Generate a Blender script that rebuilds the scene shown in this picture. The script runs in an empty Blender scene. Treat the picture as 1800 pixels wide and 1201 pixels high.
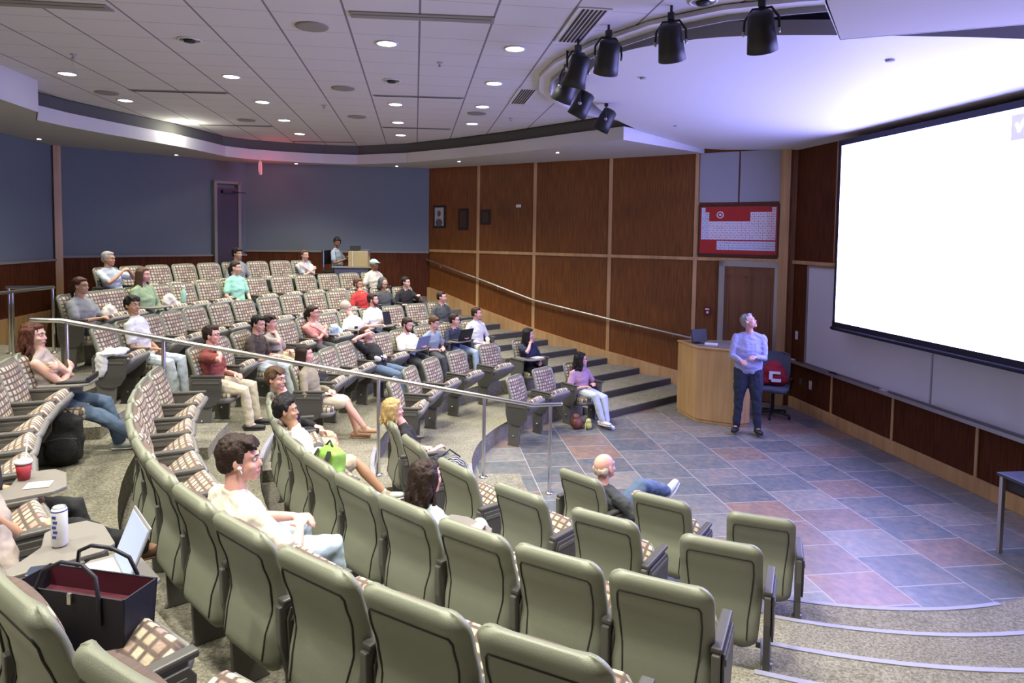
import bpy, math, random
import numpy as np
from mathutils import Vector, Matrix, noise
random.seed(7)
R = math.radians
sc = bpy.context.scene
# ------------------------------------------------------------------ camera, world, exposure
CAM_H = 2.85
def setup_camera():
    F, CX, CY, P, RO = 1185.0, 900.0, 481.0, R(3.2), R(.77)
    cd = bpy.data.cameras.new('camera'); cam = bpy.data.objects.new('camera', cd); sc.collection.objects.link(cam)
    cd.sensor_width = 36.0; cd.lens = 36.0 * F / 1800.0
    cd.shift_x = 0.0; cd.shift_y = -(600.5 - CY) / 1800.0
    cd.clip_start = .05; cd.clip_end = 60
    fw = Vector((0, math.cos(P), -math.sin(P))); rt0 = Vector((1, 0, 0)); up0 = rt0.cross(fw)
    rt = math.cos(RO) * rt0 + math.sin(RO) * up0; up = math.cos(RO) * up0 - math.sin(RO) * rt0
    m = Matrix((( rt.x, up.x, -fw.x, 0), (rt.y, up.y, -fw.y, 0), (rt.z, up.z, -fw.z, CAM_H), (0, 0, 0, 1)))
    cam.matrix_world = m; sc.camera = cam
setup_camera()
w = bpy.data.worlds.new('world'); sc.world = w; w.use_nodes = True
w.node_tree.nodes['Background'].inputs[0].default_value = (.5, .52, .7, 1)
w.node_tree.nodes['Background'].inputs[1].default_value = .05
sc.view_settings.view_transform = 'Standard'; sc.view_settings.look = 'None'
sc.view_settings.gamma = 1; sc.view_settings.use_curve_mapping = False
sc.view_settings.exposure = 0.12
DOWN_W = 290.0          # each ceiling downlight
DOWN_COL = (1.0, .96, .84)
SCREEN_COL = (.36, .36, 1.0); SCREEN_STR = 12.0

# ------------------------------------------------------------------ materials
MATS = {}
def mat(name, col, rough=.6, metal=0.0, spec=.5, emit=None, estr=0, bump=None, noise_amt=0, noise_scale=20, sheen=0, coat=0):
    if name in MATS: return MATS[name]
    m = bpy.data.materials.new(name); m.use_nodes = True; nt = m.node_tree; b = nt.nodes['Principled BSDF']
    b.inputs['Base Color'].default_value = (*col, 1); b.inputs['Roughness'].default_value = rough
    b.inputs['Metallic'].default_value = metal; b.inputs['Specular IOR Level'].default_value = spec
    if sheen: b.inputs['Sheen Weight'].default_value = sheen
    if coat: b.inputs['Coat Weight'].default_value = coat
    if emit: b.inputs['Emission Color'].default_value = (*emit, 1); b.inputs['Emission Strength'].default_value = estr
    tc = nt.nodes.new('ShaderNodeTexCoord')
    if noise_amt:
        n = nt.nodes.new('ShaderNodeTexNoise'); n.inputs['Scale'].default_value = noise_scale; n.inputs['Detail'].default_value = 4
        nt.links.new(tc.outputs['Object'], n.inputs['Vector'])
        r = nt.nodes.new('ShaderNodeMixRGB'); r.blend_type = 'MULTIPLY'; r.inputs[0].default_value = noise_amt
        r.inputs[1].default_value = (*col, 1); nt.links.new(n.outputs['Color'], r.inputs[2])
        g = nt.nodes.new('ShaderNodeMixRGB'); g.blend_type = 'ADD'; g.inputs[0].default_value = noise_amt * .5
        nt.links.new(r.outputs[0], g.inputs[1]); g.inputs[2].default_value = (*[c * .8 for c in col], 1)
        nt.links.new(g.outputs[0], b.inputs['Base Color'])
    if bump:
        n = nt.nodes.new('ShaderNodeTexNoise'); n.inputs['Scale'].default_value = bump[0]; n.inputs['Detail'].default_value = 3
        nt.links.new(tc.outputs['Object'], n.inputs['Vector'])
        bp = nt.nodes.new('ShaderNodeBump'); bp.inputs['Strength'].default_value = bump[1]; bp.inputs['Distance'].default_value = .01
        nt.links.new(n.outputs[0], bp.inputs['Height']); nt.links.new(bp.outputs[0], b.inputs['Normal'])
    MATS[name] = m; return m
class NT:
    def __init__(s, name, rough=.6):
        s.m = bpy.data.materials.new(name); s.m.use_nodes = True; s.t = s.m.node_tree; s.b = s.t.nodes['Principled BSDF']
        s.b.inputs['Roughness'].default_value = rough; MATS[name] = s.m
    def n(s, typ, **kw):
        x = s.t.nodes.new('ShaderNode' + typ)
        for k, v in kw.items():
            if k in ('op', 'operation'): x.operation = v
            elif k == 'blend': x.blend_type = v
            elif k.startswith('i'): 
                inp = x.inputs[int(k[1:])]
                if isinstance(v, bpy.types.NodeSocket): s.t.links.new(v, inp)
                else: inp.default_value = v
            else: setattr(x, k, v)
        return x
    def math(s, op, a, b=0.0, c=0.0):
        return s.n('Math', op=op, i0=a, i1=b, i2=c).outputs[0]
    def mix(s, f, a, b, blend='MIX'):
        a = (*a, 1) if isinstance(a, tuple) and len(a) == 3 else a; b = (*b, 1) if isinstance(b, tuple) and len(b) == 3 else b
        return s.n('MixRGB', blend=blend, i0=f, i1=a, i2=b).outputs[0]
    def link(s, a, b): s.t.links.new(a, b)
    def bump(s, h, strength=.3, dist=.01):
        bp = s.n('Bump'); bp.inputs['Strength'].default_value = strength; bp.inputs['Distance'].default_value = dist
        s.link(h, bp.inputs['Height']); s.link(bp.outputs[0], s.b.inputs['Normal'])
def carpet():
    t = NT('carpet', .95); tc = t.n('TexCoord').outputs['Object']
    mp = t.n('Mapping', i0=tc); mp.inputs['Scale'].default_value = (1, 1, 1)
    n1 = t.n('TexNoise', i0=mp.outputs[0]); n1.inputs['Scale'].default_value = 55; n1.inputs['Detail'].default_value = 5; n1.inputs['Roughness'].default_value = .75
    n2 = t.n('TexNoise', i0=mp.outputs[0]); n2.inputs['Scale'].default_value = 160; n2.inputs['Detail'].default_value = 2
    n3 = t.n('TexNoise', i0=mp.outputs[0]); n3.inputs['Scale'].default_value = 5; n3.inputs['Detail'].default_value = 3
    r = t.n('ValToRGB', i0=n1.outputs[0]); cr = r.color_ramp
    cr.elements[0].position = .38; cr.elements[0].color = (.15, .14, .105, 1); cr.elements[1].position = .62; cr.elements[1].color = (.36, .34, .26, 1)
    e = cr.elements.new(.5); e.color = (.25, .235, .18, 1)
    c = t.mix(.35, r.outputs[0], n2.outputs[0], 'OVERLAY'); c = t.mix(.25, c, n3.outputs[0], 'OVERLAY')
    t.link(c, t.b.inputs['Base Color']); t.bump(n2.outputs[0], .5, .01); t.b.inputs['Specular IOR Level'].default_value = .1
carpet()
def slate():
    t = NT('slate_tile', .38); tc = t.n('TexCoord').outputs['Object']
    mp = t.n('Mapping', i0=tc); mp.inputs['Rotation'].default_value = (0, 0, R(82.4)); mp.inputs['Location'].default_value = (0, -.04, 0)
    br = t.n('TexBrick', i0=mp.outputs[0]); br.offset = .5; br.inputs['Scale'].default_value = 1
    br.inputs['Brick Width'].default_value = .52; br.inputs['Row Height'].default_value = .64; br.inputs['Mortar Size'].default_value = .006
    br.inputs['Mortar Smooth'].default_value = .1; br.inputs['Color1'].default_value = (0, 0, 0, 1); br.inputs['Color2'].default_value = (1, 1, 1, 1); br.inputs['Bias'].default_value = 0
    # one random value per tile
    cr = t.n('ValToRGB', i0=br.outputs[0]).color_ramp
    node = t.t.nodes[-1]
    pts = [(0, (.14, .165, .165)), (.16, (.25, .245, .215)), (.30, (.13, .15, .15)), (.44, (.27, .175, .125)), (.53, (.19, .20, .195)), (.66, (.12, .14, .15)), (.80, (.22, .165, .135)), (.88, (.20, .22, .21))]
    cr.interpolation = 'CONSTANT'
    cr.elements[0].color = (*pts[0][1], 1); cr.elements[1].position = pts[-1][0]; cr.elements[1].color = (*pts[-1][1], 1)
    for p, c in pts[1:-1]: e = cr.elements.new(p); e.color = (*c, 1)
    n1 = t.n('TexNoise', i0=mp.outputs[0]); n1.inputs['Scale'].default_value = 3.2; n1.inputs['Detail'].default_value = 7; n1.inputs['Distortion'].default_value = 1.2
    n2 = t.n('TexNoise', i0=mp.outputs[0]); n2.inputs['Scale'].default_value = 14; n2.inputs['Detail'].default_value = 6
    rr = t.n('ValToRGB', i0=n1.outputs[0]).color_ramp; nr = t.t.nodes[-1]
    rr.elements[0].position = .42; rr.elements[0].color = (.10, .11, .12, 1); rr.elements[1].position = .66; rr.elements[1].color = (.30, .20, .14, 1)
    c = t.mix(.28, node.outputs[0], nr.outputs[0]); c = t.mix(.45, c, n2.outputs[0], 'OVERLAY')
    c = t.mix(br.outputs['Fac'], c, (.36, .35, .33))
    t.link(c, t.b.inputs['Base Color'])
    h = t.math('SUBTRACT', n2.outputs[0], br.outputs['Fac']); t.bump(h, .25, .006)
slate()
def ribbed(name, c1, c2, scale, rough=.35):
    # reeded veneer: fine vertical ribs, object coordinates X along the wall
    t = NT(name, rough); tc = t.n('TexCoord').outputs['Object']
    mp = t.n('Mapping', i0=tc); mp.inputs['Scale'].default_value = (1, 1, .06)
    n = t.n('TexNoise', i0=mp.outputs[0]); n.inputs['Scale'].default_value = scale; n.inputs['Detail'].default_value = 5
    n2 = t.n('TexNoise', i0=tc); n2.inputs['Scale'].default_value = 1.3
    r = t.n('ValToRGB', i0=n.outputs[0]).color_ramp; nr = t.t.nodes[-1]
    r.elements[0].position = .3; r.elements[0].color = (*c1, 1); r.elements[1].position = .7; r.elements[1].color = (*c2, 1)
    c = t.mix(.3, nr.outputs[0], n2.outputs[0], 'OVERLAY'); t.link(c, t.b.inputs['Base Color']); t.bump(n.outputs[0], .15, .004)
ribbed('mahogany', (.11, .034, .006), (.235, .080, .014), 42, .45)
ribbed('dark_mahogany', (.06, .017, .007), (.12, .036, .013), 42, .75); MATS['dark_mahogany'].node_tree.nodes['Principled BSDF'].inputs['Specular IOR Level'].default_value = .15
ribbed('maple', (.46, .27, .11), (.60, .38, .17), 12, .4)
ribbed('door_wood', (.15, .06, .022), (.23, .10, .04), 14, .4)
def fabric_pattern():
    t = NT('woven_fabric', .9); uv = t.n('UVMap').outputs[0]
    sp = t.n('SeparateXYZ', i0=uv); U = t.math('MULTIPLY', sp.outputs[0], 1 / .052); V = t.math('MULTIPLY', sp.outputs[1], 1 / .044)
    fu = t.math('FRACT', U); fv = t.math('FRACT', V)
    au = t.math('ABSOLUTE', t.math('SUBTRACT', fu, .5)); av = t.math('ABSOLUTE', t.math('SUBTRACT', fv, .5))
    mx = t.n('Math', op='SMOOTH_MAX', i0=au, i1=av, i2=.15).outputs[0]
    msk = t.n('MapRange', i0=mx, i1=.27, i2=.40, i3=1.0, i4=0.0).outputs[0]
    cell = t.n('CombineXYZ', i0=t.math('FLOOR', U), i1=t.math('FLOOR', V))
    wn = t.n('TexWhiteNoise', i0=cell.outputs[0]); 
    cr = t.n('ValToRGB', i0=wn.outputs[0]).color_ramp; nr = t.t.nodes[-1]; cr.interpolation = 'CONSTANT'
    cr.elements[0].color = (.50, .45, .32, 1); cr.elements[1].position = .8; cr.elements[1].color = (.33, .24, .19, 1)
    for p, c in [(.3, (.43, .36, .25)), (.5, (.56, .51, .39)), (.66, (.28, .21, .20))]: e = cr.elements.new(p); e.color = (*c, 1)
    n = t.n('TexNoise', i0=uv); n.inputs['Scale'].default_value = 120
    c = t.mix(msk, (.12, .085, .07), nr.outputs[0]); c = t.mix(.4, c, n.outputs[0], 'OVERLAY')
    t.link(c, t.b.inputs['Base Color']); t.bump(msk, .3, .004)
fabric_pattern()
def ceiling_tiles():
    t = NT('ceiling_tile', .9); tc = t.n('TexCoord').outputs['Object']
    mp = t.n('Mapping', i0=tc); mp.inputs['Rotation'].default_value = (0, 0, R(-CEIL_ANG)); mp.inputs['Location'].default_value = (.0, 0, 0)
    sp = t.n('SeparateXYZ', i0=mp.outputs[0])
    def lines(o, per, off, wd):
        f = t.math('FRACT', t.math('ADD', t.math('MULTIPLY', o, 1 / per), off)); a = t.math('ABSOLUTE', t.math('SUBTRACT', f, .5))
        return t.math('GREATER_THAN', a, .5 - wd / per)
    a = lines(sp.outputs[0], .658, CEIL_OX, .010); b = lines(sp.outputs[1], .54, CEIL_OY, .0055)
    m = t.math('MAXIMUM', a, t.math('MULTIPLY', b, .55))
    n = t.n('TexNoise', i0=tc); n.inputs['Scale'].default_value = 60
    c = t.mix(m, (.62, .60, .60), (.20, .18, .21)); c = t.mix(.08, c, n.outputs[0], 'OVERLAY')
    t.link(c, t.b.inputs['Base Color'])
CEIL_ANG = 8.2; CEIL_OX = .954; CEIL_OY = .315
ceiling_tiles()
mat('white_paint', (.66, .65, .66), .7, noise_amt=.1, noise_scale=3)
mat('cloud_edge', (.34, .34, .35), .8)  # greyer than the cloud paint: shade on the edge put into the colour
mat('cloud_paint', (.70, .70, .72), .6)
mat('soffit_paint', (.50, .48, .42), .8)
mat('plenum_paint', (.35, .35, .36), .9)
mat('cove_shade', (.13, .13, .12), .9)  # shade of the recess above the fascia put into the colour
mat('blue_wall_fabric', (.18, .215, .235), .95, bump=(180, .3), noise_amt=.3, noise_scale=60)
mat('grey_panel', (.36, .37, .40), .9, bump=(150, .2))
mat('seat_plastic', (.225, .238, .175), .42, bump=(260, .12))
mat('seat_shell_grey', (.17, .165, .16), .5, bump=(260, .12))
mat('seam_dark', (.035, .033, .026), .7)
mat('arm_plastic', (.075, .072, .065), .45)
mat('standard_grey', (.115, .112, .098), .5, bump=(200, .1))
mat('tablet_laminate', (.19, .175, .155), .4)
mat('steel', (.62, .62, .60), .28, metal=1)
mat('nosing', (.30, .30, .34), .45)
mat('black', (.012, .012, .014), .5)
mat('black_cloth', (.014, .014, .017), .85, bump=(80, .4))
mat('white_plastic', (.75, .75, .74), .4)
mat('whiteboard', (.66, .68, .72), .35)
mat('alu', (.45, .45, .47), .35, metal=.8)
mat('screen_black', (.006, .007, .016), .6)
mat('vent_dark', (.03, .028, .035), .8)
mat('vent_grey', (.26, .25, .22), .6)
mat('rubber', (.02, .02, .02), .7)

# ------------------------------------------------------------------ mesh helpers
class MB:
    def __init__(s): s.v = []; s.f = []; s.mi = []; s.uv = {}; s.smooth = []
    def add(s, vs, fs, mi=0, smooth=False):
        o = len(s.v); s.v += [tuple(map(float, p)) for p in vs]
        for f in fs: s.f.append(tuple(i + o for i in f)); s.mi.append(mi); s.smooth.append(smooth)
        return s
    def box(s, c, d, rz=0, mi=0, ry=0, rx=0):
        hx, hy, hz = d[0] / 2, d[1] / 2, d[2] / 2
        m = Matrix.Rotation(rz, 3, 'Z') @ Matrix.Rotation(ry, 3, 'Y') @ Matrix.Rotation(rx, 3, 'X')
        vs = [Vector(c) + m @ Vector((x, y, z)) for z in (-hz, hz) for x, y in ((-hx, -hy), (hx, -hy), (hx, hy), (-hx, hy))]
        return s.add(vs, [(0, 3, 2, 1), (4, 5, 6, 7), (0, 1, 5, 4), (1, 2, 6, 5), (2, 3, 7, 6), (3, 0, 4, 7)], mi)
    def prism(s, poly, z0, z1, mi=0, smooth=False, mtop=None):
        n = len(poly); vs = [(x, y, z0) for x, y in poly] + [(x, y, z1) for x, y in poly]
        s.add(vs, [tuple(range(n))[::-1]], mi); o = len(s.v) - 2 * n
        s.f.append(tuple(o + n + i for i in range(n))); s.mi.append(mi if mtop is None else mtop); s.smooth.append(False)
        for i in range(n):
            j = (i + 1) % n; s.f.append((o + i, o + j, o + n + j, o + n + i)); s.mi.append(mi); s.smooth.append(smooth)
        return s
    def extrude_yz(s, poly, x0, x1, mi=0):
        n = len(poly); vs = [(x0, y, z) for y, z in poly] + [(x1, y, z) for y, z in poly]
        fs = [tuple(range(n)), tuple(range(n, 2 * n))[::-1]] + [(i, i + n, (i + 1) % n + n, (i + 1) % n) for i in range(n)]
        return s.add(vs, fs, mi)
    def tube(s, pts, rad, n=12, mi=0, flat=1.0, cap=True, up=None):
        pts = [Vector(p) for p in pts]; k = len(pts)
        if not hasattr(rad, '__len__'): rad = [rad] * k
        rad = [r if hasattr(r, '__len__') else (r, r * flat) for r in rad]
        rings = []; ref = Vector(up) if up else None
        for i, p in enumerate(pts):
            d = (pts[min(i + 1, k - 1)] - pts[max(i - 1, 0)]).normalized()
            if ref is None: ref = Vector((0, 0, 1)) if abs(d.z) < .9 else Vector((0, 1, 0))
            a = ref - d * ref.dot(d)
            if a.length < 1e-4: a = Vector((1, 0, 0)) - d * d.x
            a.normalize(); b = d.cross(a); ref = a if up is None else ref
            rings.append((p, a, b, d, rad[i]))
        R_ = []
        if cap:
            p, a, b, d, r = rings[0]; m = min(r)
            for t in (70, 35): R_.append((p - d * m * math.sin(R(t)), a, b, (r[0] * math.cos(R(t)), r[1] * math.cos(R(t)))))
        for p, a, b, d, r in rings: R_.append((p, a, b, r))
        if cap:
            p, a, b, d, r = rings[-1]; m = min(r)
            for t in (35, 70): R_.append((p + d * m * math.sin(R(t)), a, b, (r[0] * math.cos(R(t)), r[1] * math.cos(R(t)))))
        vs = []
        for p, a, b, r in R_:
            for j in range(n):
                t = 2 * math.pi * j / n; vs.append(p + b * (r[0] * math.cos(t)) + a * (r[1] * math.sin(t)))
        fs = []
        for i in range(len(R_) - 1):
            for j in range(n):
                q = (j + 1) % n; fs.append((i * n + j, i * n + q, (i + 1) * n + q, (i + 1) * n + j))
        fs.append(tuple(range(n))[::-1]); fs.append(tuple((len(R_) - 1) * n + j for j in range(n)))
        return s.add(vs, fs, mi, True)
    def ell(s, c, r, m=None, n=14, mi=0):
        c = Vector(c); vs = []; fs = []; h = n // 2 + 1
        for i in range(1, h):
            a = math.pi * i / h
            for j in range(n):
                t = 2 * math.pi * j / n; v = Vector((r[0] * math.sin(a) * math.cos(t), r[1] * math.sin(a) * math.sin(t), r[2] * math.cos(a)))
                vs.append(c + (m @ v if m else v))
        top = Vector((0, 0, r[2])); vs.append(c + (m @ top if m else top)); vs.append(c - (m @ top if m else top))
        for i in range(h - 2):
            for j in range(n):
                q = (j + 1) % n; fs.append((i * n + j, (i + 1) * n + j, (i + 1) * n + q, i * n + q))
        t_, b_ = len(vs) - 2, len(vs) - 1
        for j in range(n): fs.append((t_, j, (j + 1) % n)); fs.append((b_, (h - 2) * n + (j + 1) % n, (h - 2) * n + j))
        return s.add(vs, fs, mi, True)
    def lathe(s, prof, n=20, c=(0, 0, 0), mi=0, m=None):
        vs = []; c = Vector(c)
        for r, z in prof:
            for j in range(n):
                t = 2 * math.pi * j / n; v = Vector((r * math.cos(t), r * math.sin(t), z)); vs.append(c + (m @ v if m else v))
        fs = [(i * n + j, i * n + (j + 1) % n, (i + 1) * n + (j + 1) % n, (i + 1) * n + j) for i in range(len(prof) - 1) for j in range(n)]
        fs.append(tuple(range(n))[::-1]); fs.append(tuple((len(prof) - 1) * n + j for j in range(n)))
        return s.add(vs, fs, mi, True)
    def mesh(s, name, mats):
        me = bpy.data.meshes.new(name); me.from_pydata(s.v, [], s.f)
        for m in mats: me.materials.append(MATS[m] if isinstance(m, str) else m)
        me.polygons.foreach_set('material_index', s.mi); me.polygons.foreach_set('use_smooth', s.smooth); me.update()
        return me
    def build(s, name, mats, parent=None, bevel=0, loc=None, rz=None):
        me = s.mesh(name, mats if isinstance(mats, (list, tuple)) else [mats])
        o = bpy.data.objects.new(name, me); sc.collection.objects.link(o)
        if parent: o.parent = parent
        if loc: o.location = loc
        if rz is not None: o.rotation_euler = (0, 0, rz)
        if bevel: b = o.modifiers.new('b', 'BEVEL'); b.width = bevel; b.segments = 2; b.limit_method = 'ANGLE'; b.angle_limit = R(40)
        return o
def tag(o, label, cat, group=None, kind=None):
    o['label'] = label; o['category'] = cat
    if group: o['group'] = group
    if kind: o['kind'] = kind
    return o
def struct(o): o['kind'] = 'structure'; return o
def thing(name, label, cat, loc=(0, 0, 0), rz=0, group=None):
    o = bpy.data.objects.new(name, None); sc.collection.objects.link(o); o.location = loc; o.rotation_euler = (0, 0, rz); o.empty_display_size = .1
    return tag(o, label, cat, group)
def copy_tree(o, parent=None):
    c = o.copy(); sc.collection.objects.link(c)
    if parent: c.parent = parent
    for ch in list(o.children): copy_tree(ch, c)
    return c
# ------------------------------------------------------------------ plan of the hall (metres)
CC = Vector((2.97, 7.77)); RR = [3.37, 4.43, 5.48, 6.48, 7.40, 8.40, 9.25]; RISE = .235
AX = Vector((-.991, -.131)).normalized()
def pol(r, deg): return (CC.x + r * math.cos(R(deg)), CC.y + r * math.sin(R(deg)))
CO = Vector((4.80, 11.46)); DS = Vector((-.84, .54)).normalized(); DW = Vector((.129, -.9916)).normalized()
A_S = math.atan2(DS.y, DS.x); A_W = math.atan2(DW.y, DW.x)
ROOM = [(4.80, 11.46), (-1.96, 15.80), (-5.95, 15.05), (-8.43, 12.46), (-6.85, .30), (-3.74, -1.58), (.30, -1.26), (5.69, 4.68)]
ZS, ZC, ZP = 4.39, 4.80, 5.5     # soffit, tiled ceiling, plenum
from mathutils.geometry import tessellate_polygon
def flat_poly(name, loops, z, m, flip=False, thick=None):
    lp = [[Vector((x, y, 0)) for x, y in l] for l in loops]; tris = tessellate_polygon(lp); pts = [p for l in lp for p in l]
    b = MB(); vs = [(p.x, p.y, z) for p in pts]
    b.add(vs, [tuple(t) for t in tris])
    if thick:
        b.add([(p.x, p.y, z + thick) for p in pts], [tuple(t) for t in tris]); n = 0
        for l in lp:
            k = len(l)
            for i in range(k):
                p, q = l[i], l[(i + 1) % k]; b.add([(p.x, p.y, z), (q.x, q.y, z), (q.x, q.y, z + thick), (p.x, p.y, z + thick)], [(0, 1, 2, 3)])
    return b.build(name, [m])
def wall_obj(name, p, q, z0, z1, m, t=.12):
    p, q = Vector(p), Vector(q); d = q - p; L = d.length; a = math.atan2(d.y, d.x)
    b = MB(); b.box((L / 2, -t / 2, (z0 + z1) / 2), (L + .1, t, z1 - z0)); o = b.build(name, [m], loc=(p.x, p.y, 0), rz=a); return struct(o), a, L
# floors ------------------------------------------------------------
fl = flat_poly('floor', [ROOM], 0, 'slate_tile'); struct(fl)
def ring(r0, r1, a0, a1, z0, z1, b, step=3):
    n = max(2, int(abs(a1 - a0) / step)); A = [a0 + (a1 - a0) * i / n for i in range(n + 1)]
    poly = [pol(r0, a) for a in A] + [pol(r1, a) for a in A[::-1]]; b.prism(poly, z0, z1)
def clip(poly, p, n):
    out = []
    for i in range(len(poly)):
        a, c = Vector(poly[i]), Vector(poly[(i + 1) % len(poly)]); da, dc = (a - p).dot(n), (c - p).dot(n)
        if da >= 0: out.append(tuple(a))
        if da * dc < 0: out.append(tuple(a + (c - a) * (da / (da - dc))))
    return out
LOW = [122, 124, 126, 127, 127, 128, 128]
OUT = [None] * 7
for k in range(1, 8):
    b = MB(); r0 = RR[k - 1] + .04; r1 = RR[k] + .04 if k < 7 else 12
    hi = 292 if k <= 5 else 169.5
    if k == 5: ring(r0, 12.5, 169.5, hi, 0, RISE * k, b); ring(r0, r1, LOW[k - 1], 169.5, 0, RISE * k, b)
    elif k < 5: ring(r0, r1, LOW[k - 1], hi, 0, RISE * k, b)
    else:
        A = [LOW[k - 1] + (178 - LOW[k - 1]) * i / 18 for i in range(19)]; pl = [pol(r0, a) for a in A] + [pol(r1, a) for a in A[::-1]]
        e = Vector((-8.43, 12.40)) - Vector((-5.95, 9.0)); nn = Vector((e.y, -e.x)).normalized(); b.prism(clip(pl, Vector((-5.95, 9.0)), nn), 0, RISE * k)
    struct(b.build('trim_%d' % k, ['carpet'])); bpy.data.objects['trim_%d' % k].name = 'floor_tier_%d' % k
# half steps in the aisles
b = MB()
for k in range(1, 6):
    r1 = RR[k - 1] + .045; r0 = r1 - .52; z = RISE * k - RISE / 2
    if k == 1: ring(2.85, r1, 183, 201, 0, z, b)
    else:
        h = math.degrees(math.asin(.46 / r1)); ring(r0, r1, 190.7 - h, 190.7 + h, 0, z, b)
    a0 = {1: 250.5, 2: 249.5, 3: 248.5, 4: 248, 5: 247}[k]
    ring(r0, r1, a0, 292, 0, z, b)
struct(b.build('aisle_half_steps', ['carpet']))
# nosing strips
b = MB()
for k in range(1, 6):
    a0 = {1: 249.8, 2: 249, 3: 248, 4: 247, 5: 246}[k]
    for r, z in ((RR[k - 1] + .04, RISE * k), (RR[k - 1] + .045 - .52, RISE * k - RISE / 2)):
        ring(r - .006, r + .035, a0, 285, z - .03, z + .006, b)
    h = math.degrees(math.asin(.46 / RR[k - 1]))
    ring(RR[k - 1] + .034, RR[k - 1] + .075, 190.7 - h, 190.7 + h, RISE * k - .03, RISE * k + .006, b)
    # metal side strip where a half step meets the tier
    z = RISE * k - RISE / 2; p0 = pol(RR[k - 1] - .47, a0 + .6); p1 = pol(RR[k - 1] + .03, a0 + .6)
    b.tube([(p0[0], p0[1], z + .012), (p1[0], p1[1], z + .012)], .014, 6)
struct(b.build('stair_nosing', ['nosing']))
# side-wall stair
cor = [(1.62, 10.28)] + [pol(r, a) for r, a in ((3.41, 121.6), (5.5, 124), (7.4, 126), (9.4, 127), (11.5, 127))] + [(-1.96, 15.9), (4.0, 12.05), (3.2, 10.7)]
nrm = Vector((-.656, .755)); b = MB(); SO = [0, .6, 1.2, 1.85, 2.5, 3.15, 3.75, 4.3, 4.8, 5.3, 5.8, 6.3, 6.8]
for i in range(13):
    pl = clip(cor, Vector((1.6, 10.5)) + nrm * SO[i], nrm)
    if len(pl) >= 3: b.prism(pl, 0 if i == 0 else RISE / 2 * i - .02, RISE / 2 * (i + 1))
struct(b.build('wall_stair', ['carpet']))
b = MB()
for i in range(9):
    p = Vector((1.6, 10.5)) + nrm * SO[i]; pl = clip(clip(cor, p, nrm), p + nrm * .006, -nrm)
    if len(pl) >= 3: b.prism([tuple(Vector(q) - nrm * .012) for q in pl], RISE / 2 * i, RISE / 2 * (i + 1) - .012)
struct(b.build('stair_riser_trim', ['arm_plastic']))
# walls ---------------------------------------------------------------
wall_obj('wall_side', ROOM[0], ROOM[1], 0, ZP, 'mahogany')
struct_walls = [('wall_back', 1, 2, 'blue_wall_fabric'), ('wall_rear_corner', 2, 3, 'blue_wall_fabric'), ('wall_left', 3, 4, 'blue_wall_fabric'),
                ('wall_near_corner', 4, 5, 'blue_wall_fabric'), ('wall_near_back', 5, 6, 'blue_wall_fabric'), ('wall_near', 6, 7, 'mahogany'), ('wall_screen', 7, 0, 'dark_mahogany')]
for nm, i, j, m in struct_walls: wall_obj(nm, ROOM[i], ROOM[j], 0, ZP, m)
class Wall:   # local frame on a wall: s along, off out of the wall into the room, z up
    def __init__(s, p, ang, sgn): s.p = Vector((p[0], p[1], 0)); s.a = ang; s.s = sgn
    def box(s, b, s0, s1, z0, z1, o0, o1, mi=0): b.box(((s0 + s1) / 2, s.s * (o0 + o1) / 2, (z0 + z1) / 2), (abs(s1 - s0), abs(o1 - o0), z1 - z0), mi=mi)
    def build(s, b, name, mats, parent=None, **k): return b.build(name, mats, parent, loc=None if parent else s.p, rz=None if parent else s.a, **k)
    def pt(s, a, o, z): d = Vector((math.cos(s.a), math.sin(s.a), 0)); n = Vector((-d.y, d.x, 0)) * s.s; return s.p + d * a + n * o + Vector((0, 0, z))
WS = Wall(CO, A_S, 1); WW = Wall(CO, A_W, -1)
# side wall trim: maple strips
n = 1
def strip(wl, s0, s1, z0, z1, o=.025, m='maple'):
    global n
    b = MB(); wl.box(b, s0, s1, z0, z1, 0, o); o_ = wl.build(b, 'trim_%d' % n, [m], bevel=.004); n += 1; return struct(o_)
for s in (1.71, 3.42, 5.15, 6.61): strip(WS, s - .035, s + .035, .3 if s < 3 else .5, ZS)
strip(WS, .24, 8.0, 2.45, 2.51, .028)
strip(WS, .09, .24, 0, ZS, .10)
strip(WS, .24, .27, 2.51, ZS, .03); strip(WS, 1.66, 1.69, 2.51, 3.5, .03)
b = MB(); st = [(8.0, 1.62), (7.5, 1.50), (6.6, 1.25), (5.15, .90), (4.29, .74), (3.42, .59), (1.72, .33), (1.72, 0), (8.0, 0)]
b.add([(x, .10, z) for x, z in st] + [(x, 0, z) for x, z in st], [tuple(range(9)), tuple(range(9, 18))[::-1]] + [(i, i + 9, (i + 1) % 9 + 9, (i + 1) % 9) for i in range(9)])
struct(WS.build(b, 'baseboard_side', ['maple']))
b = MB()   # grey acoustic panels over the door
WS.box(b, .97, 1.66, 3.50, ZS, 0, .03); WS.box(b, .27, .94, 3.50, ZS, 0, .03)
struct(WS.build(b, 'wall_side_panels', ['grey_panel'], bevel=.004))
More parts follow.
